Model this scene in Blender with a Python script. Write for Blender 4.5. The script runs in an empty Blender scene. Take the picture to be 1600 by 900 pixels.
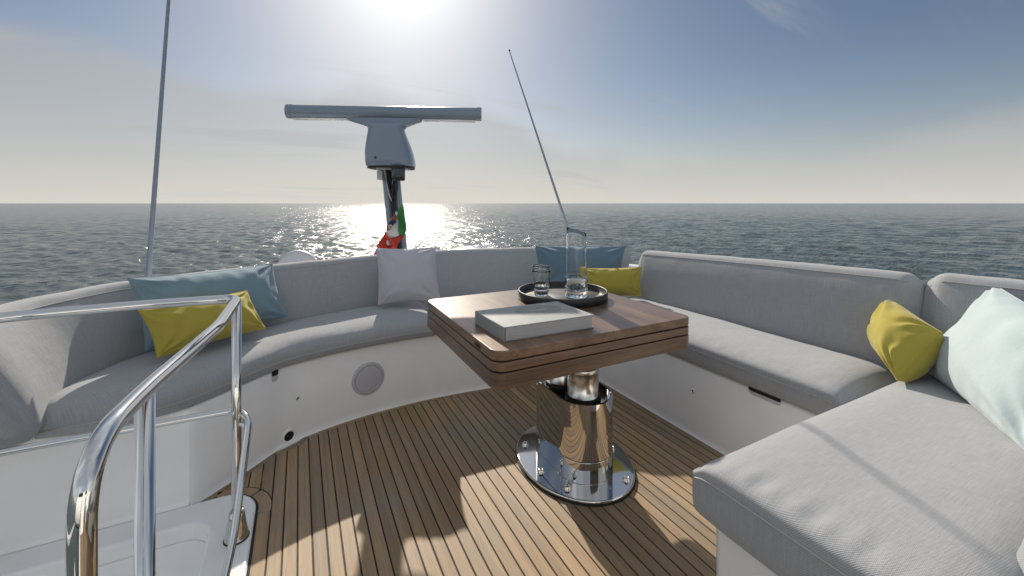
import bpy, bmesh, math, random
import numpy as np
from mathutils import Vector, Matrix, noise
random.seed(7)
rad = math.radians
S = bpy.context.scene
COL = S.collection

# ------------------------------------------------------------------ camera, light, sky
H_EYE, YAW = 1.15, rad(27.2)
cam_d = bpy.data.cameras.new('camera')
cam = bpy.data.objects.new('camera', cam_d); COL.objects.link(cam)
cam.location = (0, 0, H_EYE); cam.rotation_euler = (rad(90), 0, -YAW)
cam_d.sensor_width = 36; cam_d.lens = 36 * 646.6 / 1600
cam_d.shift_y = -132.5 / 1600
cam_d.clip_start = 0.02; cam_d.clip_end = 60000
S.camera = cam

SUN_AZ, SUN_EL = rad(12.0), rad(31.6)          # azimuth from +Y towards +X
SUN_DIR = Vector((math.sin(SUN_AZ) * math.cos(SUN_EL), math.cos(SUN_AZ) * math.cos(SUN_EL), math.sin(SUN_EL)))
sun_d = bpy.data.lights.new('sun', 'SUN'); sun = bpy.data.objects.new('sun', sun_d); COL.objects.link(sun)
sun_d.energy = 3.75; sun_d.angle = rad(0.6); sun_d.color = (1.0, .90, .76)
sun.rotation_euler = SUN_DIR.to_track_quat('Z', 'Y').to_euler()

W = bpy.data.worlds.new('World'); S.world = W; W.use_nodes = True
wt = W.node_tree; wt.nodes.clear()
def WN(t, **kw):
    n = wt.nodes.new(t)
    for k, v in kw.items(): setattr(n, k, v)
    return n
def wmath(op, a, b=None, c=None, clamp=False):
    n = WN('ShaderNodeMath', operation=op, use_clamp=clamp)
    for i, v in enumerate((a, b, c)):
        if v is None: continue
        if isinstance(v, (int, float)): n.inputs[i].default_value = v
        else: wt.links.new(v, n.inputs[i])
    return n.outputs[0]
def wmix(f, a, b):
    n = WN('ShaderNodeMix', data_type='RGBA')
    if isinstance(f, (int, float)): n.inputs[0].default_value = f
    else: wt.links.new(f, n.inputs[0])
    for i, v in ((6, a), (7, b)):
        if isinstance(v, tuple): n.inputs[i].default_value = (*v, 1)
        else: wt.links.new(v, n.inputs[i])
    return n.outputs[2]
sky = WN('ShaderNodeTexSky', sky_type='NISHITA'); sky.sun_disc = False
sky.sun_elevation = SUN_EL; sky.sun_rotation = SUN_AZ
sky.air_density = 1.0; sky.dust_density = 1.0; sky.ozone_density = 3.0
tc = WN('ShaderNodeTexCoord'); dirv = tc.outputs['Generated']
sep = WN('ShaderNodeSeparateXYZ'); wt.links.new(dirv, sep.inputs[0])
el = wmath('MAXIMUM', sep.outputs[2], 0.0)
dot = WN('ShaderNodeVectorMath', operation='DOT_PRODUCT'); wt.links.new(dirv, dot.inputs[0]); dot.inputs[1].default_value = SUN_DIR
cosg = wmath('MAXIMUM', dot.outputs['Value'], 0.0)
# cloud deck: direction projected on a layer overhead
inv = wmath('DIVIDE', 1.0, wmath('ADD', el, 0.22))
pv = WN('ShaderNodeVectorMath', operation='SCALE'); wt.links.new(dirv, pv.inputs[0]); wt.links.new(inv, pv.inputs['Scale'])
mp = WN('ShaderNodeMapping'); wt.links.new(pv.outputs[0], mp.inputs[0])
mp.inputs['Location'].default_value = (3.1, 1.3, 0); mp.inputs['Rotation'].default_value = (0, 0, rad(-35)); mp.inputs['Scale'].default_value = (.55, 1.1, 0.0)
n1 = WN('ShaderNodeTexNoise'); wt.links.new(mp.outputs[0], n1.inputs['Vector'])
n1.inputs['Scale'].default_value = 1.0; n1.inputs['Detail'].default_value = 6; n1.inputs['Roughness'].default_value = .48; n1.inputs['Distortion'].default_value = .25
def ramp(v, lo, hi):
    m = WN('ShaderNodeMapRange', interpolation_type='SMOOTHSTEP'); wt.links.new(v, m.inputs[0])
    m.inputs[1].default_value = lo; m.inputs[2].default_value = hi
    return m.outputs[0]
cl = ramp(n1.outputs['Fac'], .40, .70)
# veil of haze thickest at the horizon and round the sun (forward scatter)
low = wmath('POWER', wmath('SUBTRACT', 1.0, el, clamp=True), 8.5)
g1 = wmath('POWER', cosg, 11.0); g2 = wmath('POWER', cosg, 60.0); g3 = wmath('POWER', cosg, 600.0)
SKY_K = .046
skyc = WN('ShaderNodeVectorMath', operation='SCALE'); wt.links.new(sky.outputs[0], skyc.inputs[0]); skyc.inputs['Scale'].default_value = SKY_K
# unseen cloud added overhead and behind the view, brightened as fill for the shade
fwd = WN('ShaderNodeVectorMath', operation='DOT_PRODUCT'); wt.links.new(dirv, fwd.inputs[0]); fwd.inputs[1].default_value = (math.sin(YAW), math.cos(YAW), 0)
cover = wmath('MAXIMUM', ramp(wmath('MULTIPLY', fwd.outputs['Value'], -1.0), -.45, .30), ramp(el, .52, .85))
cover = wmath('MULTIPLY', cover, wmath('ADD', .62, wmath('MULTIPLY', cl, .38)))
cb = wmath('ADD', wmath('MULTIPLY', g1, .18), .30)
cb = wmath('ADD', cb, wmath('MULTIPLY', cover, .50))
cb = wmath('ADD', cb, wmath('MULTIPLY', g2, .30))
cloudc = WN('ShaderNodeVectorMath', operation='SCALE'); cloudc.inputs[0].default_value = (.92, .975, 1.03); wt.links.new(cb, cloudc.inputs['Scale'])
hb = wmath('ADD', wmath('MULTIPLY', g1, .08), .55)
hazec = WN('ShaderNodeVectorMath', operation='SCALE'); hazec.inputs[0].default_value = (1.0, .955, .87); wt.links.new(hb, hazec.inputs['Scale'])
# a bank of thin cloud lying on the horizon, higher to port than to starboard
side = WN('ShaderNodeVectorMath', operation='DOT_PRODUCT'); wt.links.new(dirv, side.inputs[0]); side.inputs[1].default_value = (math.cos(YAW), -math.sin(YAW), 0)
mr = WN('ShaderNodeMapRange', interpolation_type='SMOOTHSTEP'); wt.links.new(side.outputs['Value'], mr.inputs[0])
mr.inputs[1].default_value = -.35; mr.inputs[2].default_value = .25; mr.inputs[3].default_value = .265; mr.inputs[4].default_value = .120
n2 = WN('ShaderNodeTexNoise'); wt.links.new(dirv, n2.inputs['Vector']); n2.inputs['Scale'].default_value = 3.2; n2.inputs['Detail'].default_value = 5; n2.inputs['Roughness'].default_value = .5
edge = wmath('ADD', mr.outputs[0], wmath('MULTIPLY', wmath('SUBTRACT', n2.outputs['Fac'], .5), .24))
bank = WN('ShaderNodeMapRange', interpolation_type='SMOOTHSTEP'); wt.links.new(wmath('SUBTRACT', edge, el), bank.inputs[0]); bank.inputs[1].default_value = -.022; bank.inputs[2].default_value = .055
cir = WN('ShaderNodeTexNoise'); m3 = WN('ShaderNodeMapping'); wt.links.new(pv.outputs[0], m3.inputs[0]); m3.inputs['Rotation'].default_value = (0, 0, rad(38)); m3.inputs['Scale'].default_value = (.55, 3.2, 0); m3.inputs['Location'].default_value = (.4, .9, 0)
wt.links.new(m3.outputs[0], cir.inputs['Vector']); cir.inputs['Scale'].default_value = 1.2; cir.inputs['Detail'].default_value = 7; cir.inputs['Roughness'].default_value = .6
cf = wmath('ADD', wmath('MULTIPLY', bank.outputs[0], .74), wmath('MULTIPLY', wmath('MULTIPLY', cl, ramp(cir.outputs['Fac'], .47, .72)), 1.0), clamp=True)
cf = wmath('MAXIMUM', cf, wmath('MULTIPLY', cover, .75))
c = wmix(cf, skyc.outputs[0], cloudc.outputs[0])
veil = wmath('ADD', wmath('MULTIPLY', g1, .50), wmath('MULTIPLY', g2, .4), clamp=True)
c = wmix(wmath('MULTIPLY', veil, .75), c, cloudc.outputs[0])
c = wmix(wmath('MULTIPLY', low, .82), c, hazec.outputs[0])
gl = wmath('ADD', wmath('MULTIPLY', g2, .12), wmath('MULTIPLY', g3, 1.2))
glv = WN('ShaderNodeVectorMath', operation='SCALE'); glv.inputs[0].default_value = (1, .97, .9); wt.links.new(gl, glv.inputs['Scale'])
addv = WN('ShaderNodeVectorMath', operation='ADD'); wt.links.new(c, addv.inputs[0]); wt.links.new(glv.outputs[0], addv.inputs[1])
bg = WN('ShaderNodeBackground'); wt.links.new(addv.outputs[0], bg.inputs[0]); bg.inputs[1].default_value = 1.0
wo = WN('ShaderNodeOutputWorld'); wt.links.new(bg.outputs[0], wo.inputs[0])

S.view_settings.view_transform = 'Standard'; S.view_settings.look = 'None'
S.view_settings.exposure = 0.45; S.view_settings.gamma = 1
S.cycles.max_bounces = 14; S.cycles.transmission_bounces = 14; S.cycles.transparent_max_bounces = 12
S.cycles.caustics_reflective = False; S.cycles.caustics_refractive = False
S.cycles.sample_clamp_indirect = 6
S.cycles.use_denoising = True; S.cycles.denoising_input_passes = 'RGB_ALBEDO_NORMAL'; S.cycles.denoising_prefilter = 'ACCURATE'

# ------------------------------------------------------------------ materials
class Mat:
    def __init__(s, name):
        s.m = bpy.data.materials.new(name); s.m.use_nodes = True
        s.t = s.m.node_tree; s.b = s.t.nodes['Principled BSDF']
    def n(s, t, **kw):
        n = s.t.nodes.new(t)
        for k, v in kw.items(): setattr(n, k, v)
        return n
    def l(s, a, b): s.t.links.new(a, b)
    def set(s, **kw):
        for k, v in kw.items():
            k = k.replace('_', ' ')
            if isinstance(v, tuple) and len(v) == 3: v = (*v, 1)
            s.b.inputs[k].default_value = v
        return s
    def coord(s, kind='Object', scale=(1, 1, 1), rot=(0, 0, 0)):
        c = s.n('ShaderNodeTexCoord'); m = s.n('ShaderNodeMapping')
        s.l(c.outputs[kind], m.inputs[0]); m.inputs['Scale'].default_value = scale; m.inputs['Rotation'].default_value = rot
        return m.outputs[0]
    def noise(s, vec, scale, detail=4, rough=.5, dist=0):
        n = s.n('ShaderNodeTexNoise'); s.l(vec, n.inputs['Vector'])
        n.inputs['Scale'].default_value = scale; n.inputs['Detail'].default_value = detail
        n.inputs['Roughness'].default_value = rough; n.inputs['Distortion'].default_value = dist
        return n.outputs['Fac']
    def ramp(s, f, stops):
        r = s.n('ShaderNodeValToRGB'); s.l(f, r.inputs[0]); e = r.color_ramp.elements
        while len(e) < len(stops): e.new(.5)
        for i, (p, col) in enumerate(stops): e[i].position = p; e[i].color = (*col, 1)
        return r.outputs[0]
    def math(s, op, a, b=0.0):
        n = s.n('ShaderNodeMath', operation=op)
        for i, v in enumerate((a, b)):
            if isinstance(v, (int, float)): n.inputs[i].default_value = v
            else: s.l(v, n.inputs[i])
        return n.outputs[0]
    def mix(s, f, a, b, blend='MIX'):
        n = s.n('ShaderNodeMix', data_type='RGBA', blend_type=blend)
        if isinstance(f, (int, float)): n.inputs[0].default_value = f
        else: s.l(f, n.inputs[0])
        for i, v in ((6, a), (7, b)):
            if isinstance(v, tuple): n.inputs[i].default_value = (*v, 1)
            else: s.l(v, n.inputs[i])
        return n.outputs[2]
    def bump(s, h, strength, dist, prev=None):
        b = s.n('ShaderNodeBump'); s.l(h, b.inputs['Height']); b.inputs['Strength'].default_value = strength; b.inputs['Distance'].default_value = dist
        if prev is not None: s.l(prev, b.inputs['Normal'])
        return b.outputs[0]

def plain(name, col, rough=.5, metal=0.0, **kw):
    m = Mat(name); m.set(Base_Color=col, Roughness=rough, Metallic=metal, **kw)
    v = m.coord(); f = m.noise(v, 9, 5, .6)
    m.l(m.mix(f, tuple(c * .93 for c in col), tuple(min(1, c * 1.05) for c in col)), m.b.inputs['Base Color'])
    rr = m.n('ShaderNodeMapRange'); m.l(m.noise(v, 23, 4, .6), rr.inputs[0]); rr.inputs[3].default_value = rough * .8; rr.inputs[4].default_value = min(1, rough * 1.25)
    m.l(rr.outputs[0], m.b.inputs['Roughness'])
    return m

def woven(name, col, pitch=.0042, contrast=.30, dirt=.08, bump=.5):
    """UVs are in metres along / across the cloth"""
    m = Mat(name); m.set(Roughness=.92, Sheen_Weight=.25, Sheen_Roughness=.5, Specular_IOR_Level=.2)
    uv = m.coord('UV')
    sp = m.n('ShaderNodeSeparateXYZ'); m.l(uv, sp.inputs[0])
    k = 2 * math.pi / pitch
    su = m.math('SINE', m.math('MULTIPLY', sp.outputs[0], k)); sv = m.math('SINE', m.math('MULTIPLY', sp.outputs[1], k * .8))
    wv = m.math('MULTIPLY', m.math('ADD', m.math('MULTIPLY', su, sv), 1.0), .5)
    # yarn slubs: long thin streaks along each direction
    st1 = m.noise(m.coord('UV', (420, 14, 1)), 1, 3, .6); st2 = m.noise(m.coord('UV', (10, 300, 1)), 1, 3, .6)
    st = m.math('ADD', m.math('MULTIPLY', st1, .65), m.math('MULTIPLY', st2, .35))
    big = m.noise(m.coord('Object'), 3.2, 4, .6)
    f = m.math('ADD', m.math('MULTIPLY', wv, .35), m.math('MULTIPLY', st, .65))
    lo = tuple(x * (1 - contrast) for x in col); hi = tuple(min(1, x * (1 + contrast)) for x in col)
    c = m.ramp(f, [(.25, lo), (.72, hi)])
    c = m.mix(m.math('MULTIPLY', big, dirt * 2), c, tuple(x * .72 for x in col))
    m.l(c, m.b.inputs['Base Color'])
    b1 = m.bump(m.math('ADD', wv, st), bump, .0011)
    b2 = m.bump(m.noise(m.coord('Object'), 11, 4, .55), .28, .012, b1)
    m.l(b2, m.b.inputs['Normal'])
    return m.m

def wood(name, dark, mid, light, grain=(28, 1.3, 28), rough=.45, vary=.35, fine=.15, coat=0.0, weather=0.0):
    m = Mat(name); m.set(Roughness=rough, Coat_Weight=coat, Coat_Roughness=.12)
    oi = m.n('ShaderNodeObjectInfo')
    c0 = m.n('ShaderNodeTexCoord'); ad = m.n('ShaderNodeVectorMath', operation='ADD')
    m.l(c0.outputs['Object'], ad.inputs[0])
    sc = m.n('ShaderNodeVectorMath', operation='SCALE'); m.l(oi.outputs['Random'], sc.inputs['Scale']); sc.inputs[0].default_value = (7, 13, 5)
    m.l(sc.outputs[0], ad.inputs[1])
    mp = m.n('ShaderNodeMapping'); m.l(ad.outputs[0], mp.inputs[0]); mp.inputs['Scale'].default_value = grain
    v = mp.outputs[0]
    f = m.noise(v, 1.0, 6, .6, .6)
    c = m.ramp(f, [(.28, dark), (.5, mid), (.74, light)])
    mp2 = m.n('ShaderNodeMapping'); m.l(ad.outputs[0], mp2.inputs[0]); mp2.inputs['Scale'].default_value = tuple(g * 7 for g in grain)
    pores = m.noise(mp2.outputs[0], 1.0, 3, .7)
    c = m.mix(m.math('MULTIPLY', m.math('GREATER_THAN', pores, .57), fine), c, tuple(x * .35 for x in dark))
    rv = m.n('ShaderNodeMapRange'); m.l(oi.outputs['Random'], rv.inputs[0]); rv.inputs[3].default_value = 1 - vary; rv.inputs[4].default_value = 1 + vary
    sc2 = m.n('ShaderNodeVectorMath', operation='SCALE'); m.l(c, sc2.inputs[0]); m.l(rv.outputs[0], sc2.inputs['Scale'])
    out = sc2.outputs[0]
    if weather:
        g0 = m.n('ShaderNodeTexCoord'); big = m.noise(g0.outputs['Object'], 1.7, 6, .65, .4); f2 = m.n('ShaderNodeMapRange'); m.l(big, f2.inputs[0])
        f2.inputs[1].default_value = .42; f2.inputs[2].default_value = .72; f2.inputs[4].default_value = weather
        out = m.mix(f2.outputs[0], out, tuple(sum(mid) / 3 * q for q in (1.02, .98, .92)))
        spots = m.noise(g0.outputs['Object'], 26, 3, .7); f3 = m.n('ShaderNodeMapRange'); m.l(spots, f3.inputs[0]); f3.inputs[1].default_value = .62; f3.inputs[2].default_value = .74; f3.inputs[4].default_value = .28
        out = m.mix(f3.outputs[0], out, tuple(q * .5 for q in mid))
    m.l(out, m.b.inputs['Base Color'])
    m.l(m.bump(pores, .25, .0008), m.b.inputs['Normal'])
    return m.m

M = {}
M['grey_cloth'] = woven('grey_cloth', (.332, .341, .356), contrast=.30)
M['grey_cloth_rib'] = woven('grey_cloth_rib', (.332, .341, .356), contrast=.36)
M['piping'] = plain('piping_cloth', (.42, .415, .41), .9).m
M['aqua'] = woven('aqua_cloth', (.185, .27, .315), .0024, .12, .06, .3)
M['pale_aqua'] = woven('pale_aqua_cloth', (.46, .55, .56), .0024, .10, .05, .3)
M['teal'] = woven('teal_cloth', (.115, .185, .235), .0024, .12, .06, .3)
M['yellow'] = woven('yellow_cloth', (.40, .33, .055), .0024, .12, .06, .3)
M['lilac'] = woven('lilac_cloth', (.46, .445, .49), .0024, .08, .05, .3)
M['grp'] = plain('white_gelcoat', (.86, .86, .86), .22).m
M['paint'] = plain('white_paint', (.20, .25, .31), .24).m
M['dark'] = plain('dark_rubber', (.012, .012, .013), .6).m
M['shadowgap'] = plain('black_recess', (.01, .01, .01), .8).m
M['caulk'] = plain('black_caulk', (.012, .011, .010), .75).m
M['leather'] = plain('black_leather', (.020, .021, .023), .42).m
M['grey_plastic'] = plain('grey_plastic', (.50, .50, .54), .5).m
M['teak'] = wood('teak', (.245, .155, .075), (.325, .212, .108), (.405, .275, .148), (38, 1.1, 38), .62, .20, .26, weather=.55)
M['walnut'] = wood('walnut', (.072, .038, .020), (.142, .079, .043), (.225, .132, .075), (15, 1.1, 15), .36, .06, .35, .25)
M['walnut_x'] = wood('walnut_fascia', (.072, .038, .020), (.142, .079, .043), (.225, .132, .075), (1.4, 1.4, 30), .36, .06, .35, .25)
def metal(name, col, rough):
    m = Mat(name); m.set(Base_Color=col, Metallic=1.0, Roughness=rough)
    v = m.coord(); r = m.n('ShaderNodeMapRange'); m.l(m.noise(v, 14, 5, .6), r.inputs[0]); r.inputs[3].default_value = rough * .5; r.inputs[4].default_value = rough * 1.6
    m.l(r.outputs[0], m.b.inputs['Roughness'])
    m.l(m.bump(m.noise(v, 5, 2, .5), .05, .01), m.b.inputs['Normal'])
    return m.m
M['chrome'] = metal('polished_steel', (.66, .655, .64), .045)
M['brushed'] = metal('satin_steel', (.70, .68, .64), .22)
g = Mat('clear_glass'); g.set(Base_Color=(.96, .98, .98), Roughness=.01, IOR=1.27, Transmission_Weight=1.0); M['glass'] = g.m
g = Mat('still_water'); g.set(Base_Color=(.97, .99, .99), Roughness=.0, IOR=1.33, Transmission_Weight=1.0); M['drink'] = g.m
M['paper'] = plain('page_edges', (.62, .60, .57), .8).m
pg = Mat('page_block'); pg.set(Roughness=.85)
v = pg.coord('Object', (.6, .6, 520)); pg.l(pg.ramp(pg.noise(v, 1, 3, .7), [(.3, (.26, .26, .27)), (.65, (.44, .43, .43))]), pg.b.inputs['Base Color']); M['pages'] = pg.m
M['cover'] = plain('grey_cloth_cover', (.27, .28, .28), .6).m
M['cover_print'] = plain('pale_cover_print', (.40, .41, .40), .6).m
M['cover_disc'] = plain('grey_cover_print', (.205, .215, .205), .6).m
M['flag_green'] = plain('green_bunting', (.045, .23, .06), .8).m
M['flag_white'] = plain('white_bunting', (.66, .66, .64), .8).m
M['flag_red'] = plain('red_bunting', (.52, .045, .03), .8).m
M['flag_navy'] = plain('navy_print', (.03, .035, .09), .8).m
M['flag_gold'] = plain('brown_print', (.25, .09, .05), .8).m

sea = Mat('sea_water'); sea.set(Base_Color=(.074, .095, .096), Roughness=.16, IOR=1.333)
v2 = sea.coord('Object', (.55, 1.25, 1), (0, 0, rad(-24)))
v3 = sea.coord('Object', (.6, 1.5, 1), (0, 0, rad(-30)))
gust = sea.math('ADD', .65, sea.math('MULTIPLY', sea.noise(sea.coord('Object', (.006, .02, 1), (0, 0, rad(-27))), 1, 3, .5), .8))
h = sea.math('MULTIPLY', sea.math('MULTIPLY', sea.noise(v2, 1.9, 3, .5, .5), .40), gust)
h = sea.math('ADD', h, sea.math('MULTIPLY', sea.noise(v3, .28, 3, .55, .3), 1.3))
sea.l(sea.bump(h, .95, .5), sea.b.inputs['Normal']); M['sea'] = sea.m

# ------------------------------------------------------------------ builders
def tag(o, label=None, cat=None, group=None, kind=None):
    if label: o['label'] = label
    if cat: o['category'] = cat
    if group: o['group'] = group
    if kind: o['kind'] = kind
    return o
def empty(name, loc=(0, 0, 0)):
    o = bpy.data.objects.new(name, None); COL.objects.link(o); o.location = loc; o.empty_display_size = .05
    return o
def link(name, me, mat, parent=None, smooth=True, mods=()):
    o = bpy.data.objects.new(name, me); COL.objects.link(o)
    for mm in (mat if isinstance(mat, (list, tuple)) else [mat]): me.materials.append(mm)
    if smooth: me.polygons.foreach_set('use_smooth', [True] * len(me.polygons))
    if parent is not None:
        o.parent = parent; o.location = -Vector(parent_world(parent))
    return o
def parent_world(p):
    v = Vector((0, 0, 0))
    while p is not None: v = v + p.location; p = p.parent
    return v
def pydata(name, vs, fs, mat, parent=None, smooth=True, uvs=None):
    me = bpy.data.meshes.new(name); me.from_pydata([tuple(p) for p in vs], [], fs)
    if uvs is not None:
        ul = me.uv_layers.new(name='UVMap')
        for poly in me.polygons:
            for li, vi in zip(poly.loop_indices, poly.vertices): ul.data[li].uv = uvs[vi]
    me.update()
    return link(name, me, mat, parent, smooth)
def recalc(o):
    bm = bmesh.new(); bm.from_mesh(o.data); bmesh.ops.recalc_face_normals(bm, faces=bm.faces); bm.to_mesh(o.data); bm.free(); return o
def bevel(o, w, seg=3, ang=35):
    m = o.modifiers.new('bevel', 'BEVEL'); m.width = w; m.segments = seg; m.limit_method = 'ANGLE'; m.angle_limit = rad(ang)
    return o
def catmull(pts, n):
    """n samples per span through all points"""
    P = [np.array(p, float) for p in pts]; P = [2 * P[0] - P[1]] + P + [2 * P[-1] - P[-2]]
    out = []
    for i in range(1, len(P) - 2):
        a, b, c, d = P[i - 1:i + 3]
        for k in range(n):
            t = k / n
            out.append(.5 * ((2 * b) + (-a + c) * t + (2 * a - 5 * b + 4 * c - d) * t * t + (-a + 3 * b - 3 * c + d) * t ** 3))
    out.append(P[-2]); return np.array(out)
def resample(P, step):
    P = np.asarray(P, float); d = np.r_[0, np.cumsum(np.linalg.norm(np.diff(P, axis=0), axis=1))]
    n = max(2, int(round(d[-1] / step)) + 1); s = np.linspace(0, d[-1], n)
    return np.stack([np.interp(s, d, P[:, k]) for k in range(P.shape[1])], 1)
def tube(name, pts, r, mat, parent=None, seg=20, step=.012, smooth_n=0, cap=True):
    P = np.array(pts, float)
    if smooth_n: P = catmull(P, smooth_n)
    R = np.full(len(P), r) if np.isscalar(r) else np.array(r, float)
    vs, fs = [], []; nrm = None
    for i, p in enumerate(P):
        t = P[min(i + 1, len(P) - 1)] - P[max(i - 1, 0)]; t = t / np.linalg.norm(t)
        if nrm is None:
            a = np.array([0, 0, 1.]) if abs(t[2]) < .9 else np.array([1., 0, 0]); nrm = np.cross(t, a)
        nrm = nrm - t * np.dot(nrm, t); nrm /= np.linalg.norm(nrm); b = np.cross(t, nrm)
        for k in range(seg):
            a = 2 * math.pi * k / seg; vs.append(p + R[i] * (math.cos(a) * nrm + math.sin(a) * b))
    for i in range(len(P) - 1):
        for k in range(seg):
            k2 = (k + 1) % seg; fs.append((i * seg + k, i * seg + k2, (i + 1) * seg + k2, (i + 1) * seg + k))
    if cap:
        fs.append(tuple(range(seg))[::-1]); fs.append(tuple((len(P) - 1) * seg + k for k in range(seg)))
    return recalc(pydata(name, vs, fs, mat, parent))
def fillet(pts, radii, n=10):
    """polyline with rounded corners"""
    P = [np.array(p, float) for p in pts]; out = [P[0]]
    for i in range(1, len(P) - 1):
        a, b, c = P[i - 1], P[i], P[i + 1]; u = (a - b) / np.linalg.norm(a - b); v = (c - b) / np.linalg.norm(c - b)
        d = radii[i - 1] if not np.isscalar(radii) else radii
        p0, p1 = b + u * d, b + v * d
        for k in range(n + 1):
            t = k / n; out.append((1 - t) ** 2 * p0 + 2 * t * (1 - t) * b + t * t * p1)
    out.append(P[-1]); return np.array(out)
def lathe(name, prof, c, mat, parent=None, seg=40, sx=1, sy=1, power=2.0, rot=0):
    """prof: (radius, z); superellipse section"""
    vs, fs = [], []; cr, sr = math.cos(rot), math.sin(rot)
    for r, z in prof:
        for k in range(seg):
            a = 2 * math.pi * k / seg; ca, sa = math.cos(a), math.sin(a)
            q = (abs(ca) ** power + abs(sa) ** power) ** (-1 / power)
            x, y = r * q * ca * sx, r * q * sa * sy
            vs.append((c[0] + x * cr - y * sr, c[1] + x * sr + y * cr, c[2] + z))
    for i in range(len(prof) - 1):
        for k in range(seg):
            k2 = (k + 1) % seg; fs.append((i * seg + k, i * seg + k2, (i + 1) * seg + k2, (i + 1) * seg + k))
    if prof[0][0] > 1e-4: fs.append(tuple(range(seg))[::-1])
    if prof[-1][0] > 1e-4: fs.append(tuple((len(prof) - 1) * seg + k for k in range(seg)))
    o = pydata(name, vs, fs, mat, parent)
    bm = bmesh.new(); bm.from_mesh(o.data); bmesh.ops.remove_doubles(bm, verts=bm.verts, dist=1e-6); bmesh.ops.recalc_face_normals(bm, faces=bm.faces)
    bm.to_mesh(o.data); bm.free(); o.data.polygons.foreach_set('use_smooth', [True] * len(o.data.polygons))
    return o
def autosmooth(o, ang=35):
    bm = bmesh.new(); bm.from_mesh(o.data)
    for e in bm.edges:
        if len(e.link_faces) == 2 and e.calc_face_angle(0) > rad(ang): e.smooth = False
    bm.to_mesh(o.data); bm.free(); return o
def slab(name, outline, z0, z1, mat, parent=None, bev=0, seg=3):
    n = len(outline)
    vs = [(x, y, z0) for x, y in outline] + [(x, y, z1) for x, y in outline]
    fs = [tuple(range(n))[::-1], tuple(range(n, 2 * n))] + [(i, (i + 1) % n, n + (i + 1) % n, n + i) for i in range(n)]
    o = recalc(pydata(name, vs, fs, mat, parent, smooth=True)); autosmooth(o, 30)
    if bev: bevel(o, bev, seg, 50)
    return o
def box(name, lo, hi, mat, parent=None, bev=0, seg=2):
    return slab(name, [(lo[0], lo[1]), (hi[0], lo[1]), (hi[0], hi[1]), (lo[0], hi[1])], lo[2], hi[2], mat, parent, bev, seg)
def rrect(x0, y0, x1, y1, r, n=8):
    out = []
    for cx, cy, a0 in ((x1 - r, y0 + r, -90), (x1 - r, y1 - r, 0), (x0 + r, y1 - r, 90), (x0 + r, y0 + r, 180)):
        for k in range(n + 1):
            a = rad(a0 + 90 * k / n); out.append((cx + r * math.cos(a), cy + r * math.sin(a)))
    return out
def fnoise(p, s, seed=0): return noise.noise(Vector((p[0] * s + seed * 7.1, p[1] * s + seed * 3.3, p[2] * s)))

def loft(name, rings, mat, parent=None, uvs=None, sub=1, closed_ring=True):
    n = len(rings[0]); vs = [p for r in rings for p in r]; fs = []
    for i in range(len(rings) - 1):
        for k in range(n if closed_ring else n - 1):
            k2 = (k + 1) % n; fs.append((i * n + k, i * n + k2, (i + 1) * n + k2, (i + 1) * n + k))
    if closed_ring:
        fs.append(tuple(range(n))[::-1]); fs.append(tuple((len(rings) - 1) * n + k for k in range(n)))
    o = recalc(pydata(name, vs, fs, mat, parent, True, uvs))
    if sub:
        m = o.modifiers.new('subdivision', 'SUBSURF'); m.levels = sub; m.render_levels = sub
    return o

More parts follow.
